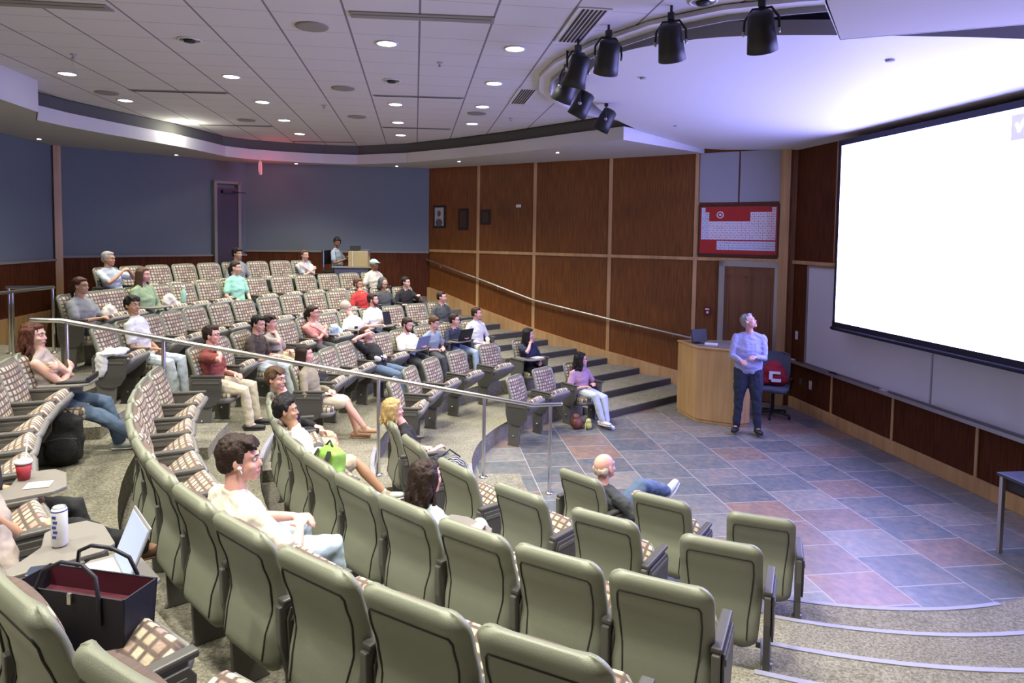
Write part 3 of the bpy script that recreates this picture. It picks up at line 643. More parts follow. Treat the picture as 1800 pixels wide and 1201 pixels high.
def set_uv(me, axis):
    uv = me.uv_layers.new(name='UVMap')
    for lp in me.loops:
        c = me.vertices[lp.vertex_index].co; uv.data[lp.index].uv = (c.x + .30, c.z if axis == 'z' else c.y)
def edge_round(u, z, z0, z1, k=.045):
    e = max(0, abs(u) - .72) / .28; t = max(0, (z - (z1 - .05)) / .05); q = max(0, ((z0 + .05) - z) / .05)
    return min(.044, math.sqrt((k * e ** 2.2) ** 2 + (.032 * t * t) ** 2) + .03 * q * q * (1 - e))
SB = MB(); closed_back(SB, .232, .27, TOP, lambda u, z: prof(z) + edge_round(u, z, .27, TOP), lambda u, z: prof(z) + .052 + .012 * abs(u) ** 3, 0, r=.07)
ME_SHELL = SB.mesh('backrest_shell', ['seat_plastic'])
b = MB()
for sx in (-1, 1):
    pass
pt = [( -.158, .345), (-.160, .45), (-.178, .62), (-.186, .72), (-.184, .795), (-.172, .815), (.172, .815), (.184, .795), (.186, .72), (.178, .62), (.160, .45), (.158, .345)]
def fine(pts, n=5):
    r = []
    for (a, c), (e, f) in zip(pts, pts[1:]):
        for i in range(n): t = i / n; r.append((a + (e - a) * t, c + (f - c) * t))
    return r + [pts[-1]]
b.tube([(x, prof(z) + edge_round(x / .232, z, .27, TOP) - .0005, z) for x, z in fine(pt)], .0042, 6, cap=True); ME_SEAM = b.mesh('panel_seam', ['seam_dark'])
b = MB(); closed_back(b, .205, .40, TOP - .022, lambda u, z: prof(z) + .045, lambda u, z: prof(z) + .058 + .028 * (1 - abs(u) ** 4) + .012 * math.exp(-((z - .52) / .08) ** 2), 0, r=.06); ME_CUSH = b.mesh('backrest_cushion', ['woven_fabric']); set_uv(ME_CUSH, 'z')
def slab(w0, y0, y1, zt, zb, mi, b, n=12, m=10, crown=.02):
    # cushion-like slab with rounded front
    o = len(b.v)
    for s in (1, 0):
        for i in range(n + 1):
            t = i / n; y = y0 + (y1 - y0) * (.5 - .5 * math.cos(math.pi * t)); d = max(0, (y - (y1 - .10)) / .10); wf = w0 * (1 - .22 * d ** 3)
            for j in range(m + 1):
                u = math.sin((-1 + 2 * j / m) * math.pi / 2)
                z = (zt(u, t) + crown * (1 - abs(u) ** 4) * (1 - (2 * t - 1) ** 6)) if s else zb(u, t)
                b.v.append((u * wf, y, z))
    n1 = (n + 1) * (m + 1)
    def F(*f): b.f.append(tuple(o + q for q in f)); b.mi.append(mi); b.smooth.append(True)
    for i in range(n):
        for j in range(m):
            a = i * (m + 1) + j; F(a, a + 1, a + m + 2, a + m + 1); c = a + n1; F(c, c + m + 1, c + m + 2, c + 1)
        for j in (0, m): a = i * (m + 1) + j; c = a + m + 1; F(a, c, c + n1, a + n1) if j == 0 else F(a, a + n1, c + n1, c)
    for i in (0, n):
        for j in range(m): a = i * (m + 1) + j; F(a, a + n1, a + n1 + 1, a + 1) if i == 0 else F(a, a + 1, a + n1 + 1, a + n1)
b = MB(); slab(.205, -.02, .375, lambda u, t: .025, lambda u, t: -.03, 0, b, crown=.032); ME_SEAT = b.mesh('seat_cushion', ['woven_fabric']); set_uv(ME_SEAT, 'y')
b = MB(); slab(.212, -.03, .385, lambda u, t: -.015, lambda u, t: -.05 - .055 * math.sin(math.pi * min(1, t * 1.05)) * (1 - .5 * u * u), 0, b, crown=0); ME_SSHELL = b.mesh('seat_shell', ['seat_shell_grey'])
b = MB(); b.box((0, .265, .615), (.050, .35, .026)); ME_ARM = b.mesh('armrest', ['arm_plastic'])
b = MB(); b.extrude_yz([(.075, .602), (.41, .602), (.39, .42), (.31, .29), (.29, .03), (.31, .0), (.11, .0), (.13, .03), (.12, .28), (.08, .44)], -.018, .018); ME_STD = b.mesh('side_standard', ['standard_grey'])
b = MB(); b.tube([(.018, .21, .14), (.024, .21, .14)], .012, 10); ME_BOLT = b.mesh('bolt', ['alu'])
b = MB(); 
tp = [(.12, .592), (.40, .592), (.425, .555), (.415, .40), (.36, .315), (.27, .285), (.17, .30), (.115, .37), (.105, .545)]
b.extrude_yz(tp, -.006, .006); ME_TAB = b.mesh('folded_tablet', ['arm_plastic'])
b = MB(); b.extrude_yz([(.13, .565), (.39, .565), (.40, .54), (.12, .54)], .006, .012); ME_TABEDGE = b.mesh('tablet_hinge', ['standard_grey'])
# open tablet: flat board over the lap, hinged at the right arm
b = MB(); b.prism([(.24, .20), (.245, .50), (.20, .56), (-.02, .58), (-.12, .54), (-.14, .44), (-.10, .38), (.04, .34), (.14, .24), (.17, .19)], .625, .643); ME_OPEN = b.mesh('open_tablet', ['tablet_laminate'])
def sub(name, me, parent, loc=(0, 0, 0), rot=(0, 0, 0), bev=0):
    o = bpy.data.objects.new(name, me); sc.collection.objects.link(o); o.parent = parent; o.location = loc; o.rotation_euler = rot
    if bev: m_ = o.modifiers.new('b', 'BEVEL'); m_.width = bev; m_.segments = 2; m_.limit_method = 'ANGLE'; m_.angle_limit = R(40)
    return o
def make_chair(occupied, opened, hx, left):
    t = thing('lecture_seat', '', 'seat')
    sh = sub('backrest_shell', ME_SHELL, t); sub('panel_seam', ME_SEAM, sh)
    sub('backrest_cushion', ME_CUSH, t)
    a = 0 if occupied else R(36)
    sub('seat_cushion', ME_SEAT, t, (0, .135, .385), (a, 0, 0)); sub('seat_shell', ME_SSHELL, t, (0, .135, .385), (a, 0, 0))
    sub('armrest', ME_ARM, t, (hx, 0, 0), (0, 0, 0), .008); s_ = sub('side_standard', ME_STD, t, (hx, 0, 0), (0, 0, 0), .006); sub('bolt', ME_BOLT, s_)
    if opened: sub('open_tablet', ME_OPEN, t, (hx - .24, 0, 0), (0, 0, 0), .004)
    else: tb = sub('folded_tablet', ME_TAB, t, (hx + .028, 0, 0), (0, 0, 0), .003); sub('tablet_hinge', ME_TABEDGE, tb)
    if left: sub('armrest', ME_ARM, t, (-hx, 0, 0), (0, 0, 0), .008); s_ = sub('side_standard', ME_STD, t, (-hx, 0, 0), (0, 0, 0), .006); sub('bolt', ME_BOLT, s_)
    return t
PROTO = {}
SEATN = 0
def seat_frame(row, ang):
    p = pol(RR[row - 1], ang); fwd = (CC - Vector(p)).normalized(); return (p[0], p[1], RISE * (row - 1)), math.atan2(fwd.y, fwd.x) - math.pi / 2
def seat(row, ang, label, occ=False, opened=False, left=False, group=None):
    key = (occ, opened, left, row <= 2); hx = .262 if row <= 2 else .243
    loc, rz = seat_frame(row, ang)
    if key in PROTO: t = copy_tree(PROTO[key])
    else: t = PROTO[key] = make_chair(occ, opened, hx, left)
    t.location = loc; t.rotation_euler = (0, 0, rz); t['label'] = label; t['category'] = 'seat'; t['group'] = group or 'lecture seats in curved rows'
    return t
RN = {1: 'front', 2: 'second', 3: 'third', 4: 'fourth', 5: 'fifth', 6: 'sixth', 7: 'back'}
ON = ['first', 'second', 'third', 'fourth', 'fifth', 'sixth', 'seventh', 'eighth', 'ninth', 'tenth', 'eleventh', 'twelfth', 'thirteenth']
# near block, counted from the step end at the lower right towards the handrail aisle
NEAR = {1: [249.1, 236.6, 223.9], 2: [246.3, 237.0, 228.4, 219.4, 210.2, 201.0], 3: [244.8, 239.6, 234.4, 229.1, 224.0, 218.9, 213.8, 208.7, 203.6, 198.5],
        4: [243.5, 239.1, 234.7, 230.1, 225.8, 221.5, 217.2, 212.9, 208.6, 204.3, 200.0, 195.7], 5: [238.4, 233.6, 230.0, 226.4, 222.8, 219.3, 215.6, 211.9, 208.3, 204.8, 201.2, 197.6]}
FAR = {1: [152.0, 139.3, 126.8], 2: [178.0, 168.6, 159.6, 150.3, 139.8, 129.6], 3: [181.2, 176.0, 170.8, 165.6, 160.4, 155.4, 150.5, 144.4, 138.6, 132.8],
       4: [184.3, 179.0, 174.0, 169.0, 164.4, 160.0, 155.7, 151.3, 146.7, 142.0, 137.2, 132.7], 5: [185.2, 181.4, 177.7, 174.1, 170.4, 166.3, 162.2, 158.0, 154.0, 149.8, 145.9, 142.2, 138.1, 134.1],
       6: [177.4, 174.6, 172.2, 169.3, 166.3, 163.1, 159.6, 156.3, 152.7, 148.8, 145.1, 141.5, 138.1, 134.6], 7: [166.7, 163.7, 160.7, 157.5, 154.3, 151.1, 147.8, 144.6, 141.6]}
ON += ['fourteenth']
OCC = {}  # (block,row,index) -> (description, tablet open)
def occ(block, row, i, txt, tab=False): OCC[(block, row, i)] = (txt, tab)
occ('N', 1, 2, 'holding the bald man with crossed legs'); occ('N', 2, 5, 'at the aisle, holding the blonde person'); occ('N', 3, 3, 'holding the long-haired woman in white', True)
occ('N', 3, 7, 'holding the man in a white long-sleeved top'); occ('N', 3, 9, 'holding the person in the black hoodie'); occ('N', 4, 4, 'holding the young man with white earbuds')
occ('N', 5, 11, 'at the aisle, holding the red-haired woman', True); occ('N', 5, 5, 'holding the person in black trousers', True); occ('N', 5, 3, 'holding the tanned person whose arm shows', True); occ('N', 5, 2, 'with an open laptop and a black tote bag', True)
occ('F', 1, 2, 'holding the curly-haired woman in pink'); occ('F', 2, 5, 'holding the black-haired woman', True); occ('F', 3, 0, 'at the aisle, holding the woman in the khaki dress')
occ('F', 3, 4, 'holding the man leaning far back'); occ('F', 3, 6, 'holding the bearded man', True); occ('F', 3, 7, 'holding the man in grey-blue'); occ('F', 3, 8, 'holding the man in navy', True); occ('F', 3, 9, 'holding the person all in white')
occ('F', 4, 0, 'at the aisle, holding the man in maroon'); occ('F', 4, 2, 'holding the man in the dark brown t-shirt'); occ('F', 4, 3, 'holding the person with hand at the face'); occ('F', 4, 5, 'holding the woman in the pink shirt')
occ('F', 4, 7, 'holding the light-haired person in white', True); occ('F', 4, 8, 'holding the man with a raised tablet', True); occ('F', 4, 11, 'holding the dim grey figure at the row end')
occ('F', 5, 1, 'holding the black-haired man in white'); occ('F', 5, 11, 'holding the man in red'); occ('F', 5, 12, 'holding the person in the dark hood'); occ('F', 5, 13, 'holding the person in the black v-neck')
occ('F', 6, 0, 'at the row end, holding the woman in grey'); occ('F', 6, 3, 'holding the long-haired woman in green', True); occ('F', 6, 7, 'holding the woman in mint green'); occ('F', 6, 13, 'holding the man in the mint cap')
occ('F', 7, 0, 'holding the grey-haired man with glasses'); occ('F', 7, 5, 'holding the dark-haired man in grey'); occ('F', 7, 8, 'holding the man in the pale t-shirt')
for blk, D in (('N', NEAR), ('F', FAR)):
    for row, L_ in D.items():
        for i, a in enumerate(L_):
            o_ = OCC.get((blk, row, i))
            if blk == 'N': where = '%s from the lower-right steps, near %s row' % (ON[i], RN[row]); left = i == len(L_) - 1
            else: where = '%s from the %s end of the far %s row' % (ON[i], 'aisle' if row < 6 else 'left', RN[row]); left = i == len(L_) - 1
            if o_: lb = 'grey seat %s, %s row' % (o_[0], RN[row])
            elif blk == 'N' and row in (1, 2, 3, 4) and i < 6: lb = 'empty grey-backed seat, ' + where
            else: lb = 'empty patterned seat, ' + where
            seat(row, a, lb, bool(o_), bool(o_ and o_[1]), left, group=('near' if blk == 'N' else 'far') + ' block seats, ' + RN[row] + ' row')
# ------------------------------------------------------------------ people
def skinmat(n, c): return mat('skin_' + n, c, .55, spec=.35)
skinmat('fair', (.66, .40, .30)); skinmat('pink', (.70, .38, .31)); skinmat('tan', (.50, .28, .17)); skinmat('brown', (.24, .115, .06)); skinmat('dark', (.075, .035, .022))
mat('lip', (.45, .17, .15), .5); mat('eye_white', (.6, .57, .55), .4); mat('iris', (.03, .02, .015), .3)
def cloth(n, c, **k): return mat('cloth_' + n, c, .9, bump=(35, .25), **k)
for n_, c_ in dict(white=(.70, .70, .70), cream=(.62, .59, .50), maroon=(.24, .055, .045), darkbrown=(.055, .040, .032), grey=(.23, .24, .24), paleblue=(.50, .56, .62), navy=(.018, .024, .06), black=(.013, .013, .016),
                   green=(.28, .38, .22), mint=(.33, .68, .50), red=(.42, .03, .03), lavender=(.36, .37, .62), pinkshirt=(.66, .30, .28), mauve=(.42, .26, .36), khaki=(.27, .235, .17), beige=(.56, .50, .36), tan=(.50, .42, .28), greyblue=(.26, .31, .38),
                   denim_light=(.40, .50, .62), denim=(.10, .15, .24), denim_dark=(.022, .03, .055), denim_pale=(.55, .62, .68), charcoal=(.06, .065, .07), floral=(.36, .30, .27), taupe=(.33, .29, .27), stripes=(.5, .5, .5)).items(): cloth(n_, c_)
def hairm(n, c): return mat('hair_' + n, c, .6, spec=.3, bump=(90, .6))
for n_, c_ in dict(black=(.008, .006, .006), brown=(.024, .012, .008), auburn=(.055, .018, .010), red=(.075, .022, .010), lightbrown=(.085, .045, .023), blonde=(.42, .29, .12), grey=(.30, .29, .27), palegrey=(.5, .46, .40), beard=(.06, .025, .014)).items(): hairm(n_, c_)
mat('rubber_white', (.72, .72, .72), .6); mat('shoe_grey', (.42, .46, .45), .7); mat('shoe_white', (.70, .70, .68), .7); mat('shoe_black', (.02, .02, .022), .6); mat('shoe_tan', (.42, .25, .15), .6); mat('shoe_brown', (.10, .05, .03), .6)
def finish(b, name, mats, parent, vox, smooth=2, matfn=None, noise_=0, nsc=40, stretch=(1, 1, 1)):
    me = b.mesh(name + '_src', mats); o = bpy.data.objects.new(name + '_src', me); sc.collection.objects.link(o)
    r = o.modifiers.new('r', 'REMESH'); r.mode = 'VOXEL'; r.voxel_size = vox; r.use_smooth_shade = True
    if smooth: m_ = o.modifiers.new('s', 'SMOOTH'); m_.iterations = smooth; m_.factor = .5
    dg = bpy.context.evaluated_depsgraph_get(); m2 = bpy.data.meshes.new_from_object(o.evaluated_get(dg)); bpy.data.objects.remove(o); bpy.data.meshes.remove(me)
    m2.name = name; m2.materials.clear()
    for q in mats: m2.materials.append(MATS[q] if isinstance(q, str) else q)
    if noise_:
        m2.update(); n = len(m2.vertices); co = np.empty(n * 3); m2.vertices.foreach_get('co', co); co = co.reshape(-1, 3); no = np.empty(n * 3); m2.vertices.foreach_get('normal', no); no = no.reshape(-1, 3)
        s_ = np.array(stretch) * nsc
        d = np.array([noise.noise(Vector(c * s_)) + .5 * noise.noise(Vector(c * s_ * 2.1)) for c in co]); co = co + no * (d * noise_)[:, None]; m2.vertices.foreach_set('co', co.ravel())
    if matfn:
        n = len(m2.polygons); ce = np.empty(n * 3); m2.polygons.foreach_get('center', ce); ce = ce.reshape(-1, 3); m2.polygons.foreach_set('material_index', np.asarray(matfn(ce), dtype=np.int32))
    m2.polygons.foreach_set('use_smooth', [True] * len(m2.polygons)); m2.update()
    o = bpy.data.objects.new(name, m2); sc.collection.objects.link(o); o.parent = parent; return o
def lerp(a, b, t): return a + (b - a) * t
def ik(a, b, l1, l2, hint):
    a, b = Vector(a), Vector(b); d = b - a; L = min(d.length, (l1 + l2) * .998)
    u = d.normalized(); b = a + u * L; x = (l1 * l1 - l2 * l2 + L * L) / (2 * L); h = math.sqrt(max(l1 * l1 - x * x, 0))
    hv = Vector(hint); hv = hv - u * hv.dot(u); hv.normalize(); return a + u * x + hv * h, b
def hand(b, wr, d, n, side, S=1.0, curl=.45):
    # wr wrist, d direction to the fingers, n palm normal (towards what it touches), side = +1 when the thumb lies on +t
    d = Vector(d).normalized(); n = Vector(n); n = (n - d * n.dot(d)).normalized(); t = n.cross(d) * side; k = wr + d * (.085 * S)
    b.tube([wr - d * .02 * S, wr + d * .012 * S, wr + d * .05 * S, k - d * .004], [(.021 * S, .016 * S), (.026 * S, .015 * S), (.038 * S, .014 * S), (.040 * S, .012 * S)], 12, up=n)
    for i, (o, L) in enumerate(((.030, .070), (.010, .080), (-.011, .075), (-.031, .058))):
        p = k + t * (o * S) - d * (abs(o) * .25 * S); sp = t * (o * .35); L *= S; c = curl * (1 + .15 * i); pts = [p - d * .012]; dd = d + sp; a = 0
        for f in (.45, .32, .23): a += c; v = (dd * math.cos(a) + n * math.sin(a)).normalized(); pts.append(pts[-1] + v * (L * f + (.012 if f == .45 else 0)))
        b.tube(pts, [.0095 * S, .0088 * S, .0082 * S, .0068 * S], 8)
    p0 = wr + d * .022 * S + t * .022 * S; v1 = (t * .75 + d * .65 + n * .25).normalized(); v2 = (t * .25 + d * .9 + n * .35).normalized()
    b.tube([p0, p0 + v1 * .035 * S, p0 + v1 * .035 * S + v2 * .030 * S, p0 + v1 * .035 * S + v2 * .052 * S], [.0145 * S, .012 * S, .0105 * S, .008 * S], 8)
def head_parts(P, HC, M, S, skin, hair, style, near, glasses=False, beard=None, open_mouth=False, old=False):
    T = lambda p: HC + M @ (Vector(p) * S)
    def put(b):  # base head into b
        b.ell(T((0, -.012, .030)), (.074 * S, .094 * S, .084 * S), M, 18); b.ell(T((0, .026, -.030)), (.060 * S, .062 * S, .078 * S), M, 16)
        b.ell(T((0, .068, -.090)), (.027 * S, .022 * S, .021 * S), M, 10); b.ell(T((0, .028, -.072)), (.046 * S, .052 * S, .034 * S), M, 12)
        b.tube([T((0, .080, .014)), T((0, .089, -.006)), T((0, .101, -.028))], [.008 * S, .0088 * S, .0112 * S], 8); b.ell(T((.010, .090, -.032)), (.0075 * S,) * 3, M, 8); b.ell(T((-.010, .090, -.032)), (.0075 * S,) * 3, M, 8)
        b.tube([T((-.044, .066, .024)), T((-.02, .083, .026)), T((.02, .083, .026)), T((.044, .066, .024))], [.009 * S] * 4, 8)
        for s in (-1, 1): b.ell(T((s * .036, .060, -.028)), (.024 * S, .024 * S, .022 * S), M, 10); 
        b.tube([T((-.021, .083, -.058)), T((0, .092, -.056)), T((.021, .083, -.058))], [.005 * S, .0065 * S, .005 * S], 6); b.tube([T((-.018, .083, -.069)), T((0, .090, -.070)), T((.018, .083, -.069))], [.005 * S, .007 * S, .005 * S], 6)
        for s in (-1, 1):
            m = M @ Matrix.Rotation(s * R(18), 3, 'Z'); b.ell(T((s * .077, -.004, -.008)), (.0085 * S, .019 * S, .031 * S), m, 10); b.ell(T((s * .074, .004, -.022)), (.007 * S, .010 * S, .013 * S), m, 8)
    def details(parent):
        for s in (-1, 1):
            b = MB(); b.ell(T((s * .031, .0715, .006)), (.0115 * S,) * 3, M, 12); e = b.build('eye', ['eye_white'], parent)
            b = MB(); b.ell(T((s * .031, .0800, .005)), (.0068 * S, .0040 * S, .0068 * S), M, 10); b.build('iris', ['iris'], e)
            b = MB(); b.tube([T((s * .014, .090, .024)), T((s * .030, .086, .030)), T((s * .042, .076, .027))], [.0028 * S, .0036 * S, .002 * S], 6); b.build('eyebrow', ['hair_' + (hair if style not in ('hijab', 'cap') else 'brown')], parent)
        b = MB(); b.tube([T((-.020, .0875, -.0580)), T((-.007, .0965, -.0560)), T((0, .0965, -.0575)), T((.007, .0965, -.0560)), T((.020, .0875, -.0580))], [.0020 * S, .0036 * S, .003 * S, .0036 * S, .0020 * S], 6)
        b.tube([T((-.016, .0880, -.0685)), T((0, .0965, -.0700)), T((.016, .0880, -.0685))], [.0020 * S, .0042 * S, .0020 * S], 6); b.tube([T((-.02, .086, -.063)), T((0, .093, -.063)), T((.02, .086, -.063))], .003 * S, 6); b.build('lips', ['lip'], parent)
        if glasses:
            b = MB()
            for s in (-1, 1):
                pts = [T((s * .031 + .021 * math.cos(t), .097 - .006 * abs(math.cos(t)) * (1 if s * math.cos(t) > 0 else 0), .006 + .016 * math.sin(t))) for t in [i * math.pi / 7 for i in range(15)]]
                b.tube(pts, .0017 * S, 6, cap=False); b.tube([T((s * .052, .090, .010)), T((s * .079, .05, .008)), T((s * .081, -.005, .004))], .0018 * S, 6)
            b.tube([T((-.010, .099, .010)), T((.010, .099, .010))], .0018 * S, 6); b.build('glasses', ['black'], parent)
    def hairmesh(parent):
        v = .0075 if near else .012; b = MB(); H = 'hair_' + hair
        if style == 'bald':
            for s in (-1, 1): b.ell(T((s * .052, -.045, -.012)), (.028 * S, .052 * S, .040 * S), M, 12)
            b.ell(T((0, -.085, -.010)), (.056 * S, .026 * S, .042 * S), M, 12)
        elif style == 'shaved':
            b.ell(T((0, -.022, .036)), (.0765 * S, .090 * S, .084 * S), M, 16)
        elif style in ('short', 'mop', 'crop', 'grey'):
            g = {'short': .006, 'mop': .008, 'crop': .003, 'grey': .004}[style]
            b.ell(T((0, -.026, .044)), ((.077 + g) * S, (.088 + g) * S, (.080 + g) * S), M, 18); b.ell(T((0, -.055, -.004)), ((.070 + g) * S, (.052 + g) * S, (.060 + g) * S), M, 14)
            b.ell(T((0, .030, .082)), (.058 * S, .046 * S, (.030 + g) * S), M, 14)
            for s in (-1, 1): b.ell(T((s * (.068 + g * .4), -.002, .030)), (.014 * S, .032 * S, .038 * S), M, 10)
            if style == 'mop':
                for i in range(9): x = -.05 + .0125 * i; b.tube([T((x * .8, .0, .108)), T((x * 1.05, .056, .090)), T((x * 1.1, .082, .056 + .006 * (i % 3)))], [.014 * S, .012 * S, .006 * S], 8)
                for i in range(8): a = R(110 + i * 20); b.tube([T((.078 * math.cos(a), -.02 + .08 * math.sin(a) * -1, .05)), T((.084 * math.cos(a), -.02 - .088 * math.sin(a), -.035))], [.018 * S, .011 * S], 8)
        elif style in ('long', 'bob', 'curly', 'ponytail', 'wavy'):
            b.ell(T((0, -.026, .042)), (.084 * S, .096 * S, .086 * S), M, 18); b.ell(T((0, -.060, -.01)), (.074 * S, .050 * S, .070 * S), M, 14); b.ell(T((0, .038, .080)), (.058 * S, .040 * S, .028 * S), M, 12)
            L = {'long': .30, 'bob': .135, 'curly': .19, 'ponytail': .0, 'wavy': .25}[style]
            if L:
                K = 15
                for i in range(K):
                    a = R(-28 + 236 * i / (K - 1)); x, y = math.cos(a), -math.sin(a); wv = .010 if style in ('bob', 'long') else .022; ph = i * 1.7; r_ = .020 if style != 'curly' else .026
                    q = HC + M @ (Vector((.078 * x, -.022 + .078 * y, .05)) * S); pts = [q]
                    n = 7; 
                    for j in range(1, n + 1):
                        f = j / n; off = Vector((x * .078, -.02 + y * .080, 0)) * S * (1 + .18 * f) ; base = HC + M @ off; z = Vector((0, 0, .05 - (L + .05) * f * (1 - .12 * (i % 3) * .5))) * S
                        side = Vector((math.sin(ph + f * 9), math.cos(ph * 1.3 + f * 8), 0)) * (wv * f * S); dn = M @ z if f < .4 else (M @ (z * (.4 / f)) + Vector((0, 0, z.z * (1 - .4 / f))))
                        pts.append(base + dn + side - (M @ Vector((0, .012 * f, 0))) * S)
                    b.tube(pts, [r_ * S * (1 - .45 * (j / n) ** 2) for j in range(n + 1)], 8)
            if style == 'ponytail': b.tube([T((0, -.10, .03)), T((.0, -.14, -.01)), T((.0, -.13, -.09)), T((.0, -.11, -.17))], [.026 * S, .032 * S, .026 * S, .010 * S], 10)
            if style == 'curly':
                for i in range(26): a = random.uniform(0, 6.28); zz = random.uniform(-.10, .11); rr = .088 * math.sqrt(max(.15, 1 - (zz / .15) ** 2)); y = rr * math.sin(a); 
                for i in range(30):
                    a = random.uniform(R(150), R(390)); zz = random.uniform(-.13, .11); rr = .092 * math.sqrt(max(.4, 1 - (max(zz, 0) / .14) ** 2)); b.ell(T((rr * math.cos(a), -.02 + rr * math.sin(a) * .95, zz + .01)), (.024 * S,) * 3, M, 8)
        elif style == 'hijab':
            b.ell(T((0, -.022, .030)), (.094 * S, .104 * S, .098 * S), M, 18); b.ell(T((0, -.03, -.06)), (.088 * S, .080 * S, .085 * S), M, 14)
        if style == 'hood':
            b.ell(T((0, -.045, .035)), (.100 * S, .105 * S, .105 * S), M, 18); b.ell(T((0, -.06, -.07)), (.11 * S, .085 * S, .07 * S), M, 14); H = 'cloth_charcoal'
            for s in (-1, 1): b.ell(T((s * .078, .01, -.03)), (.022 * S, .05 * S, .085 * S), M, 10)
        if style == 'cap':
            b.ell(T((0, -.012, .050)), (.084 * S, .102 * S, .078 * S), M, 18); H = 'cap_mint'; mat('cap_mint', (.42, .66, .55), .9)
            b.prism([(0, 0)], 0, 0) if False else b.add([T((x, y, z)) for x, y, z in [(-.07, .07, .062), (.07, .07, .062), (.055, .145, .040), (-.055, .145, .040), (-.07, .07, .050), (.07, .07, .050), (.055, .145, .030), (-.055, .145, .030)]], [(0, 1, 2, 3), (7, 6, 5, 4), (0, 4, 5, 1), (1, 5, 6, 2), (2, 6, 7, 3), (3, 7, 4, 0)])
        nz = .0035 if style not in ('cap', 'hood', 'hijab', 'shaved') else 0
        Ho = finish(b, {'cap': 'cap', 'hood': 'hood'}.get(style, 'hair'), [H], parent, v * S, 1, noise_=nz * (2.0 if near else 1), nsc=60, stretch=(1, 1, .25))
        if beard:
            b = MB(); b.ell(T((0, .052, -.088)), (.050 * S, .040 * S, .034 * S), M, 14)
            for s in (-1, 1): b.tube([T((s * .066, .012, .0)), T((s * .062, .025, -.05)), T((s * .035, .06, -.085))], [.012 * S, .017 * S, .018 * S], 8)
            b.tube([T((-.022, .088, -.050)), T((0, .096, -.046)), T((.022, .088, -.050))], .006 * S, 6); finish(b, 'beard', ['hair_' + beard], parent, .009 * S, 1)
    return put, details, hairmesh
PERSONN = 0
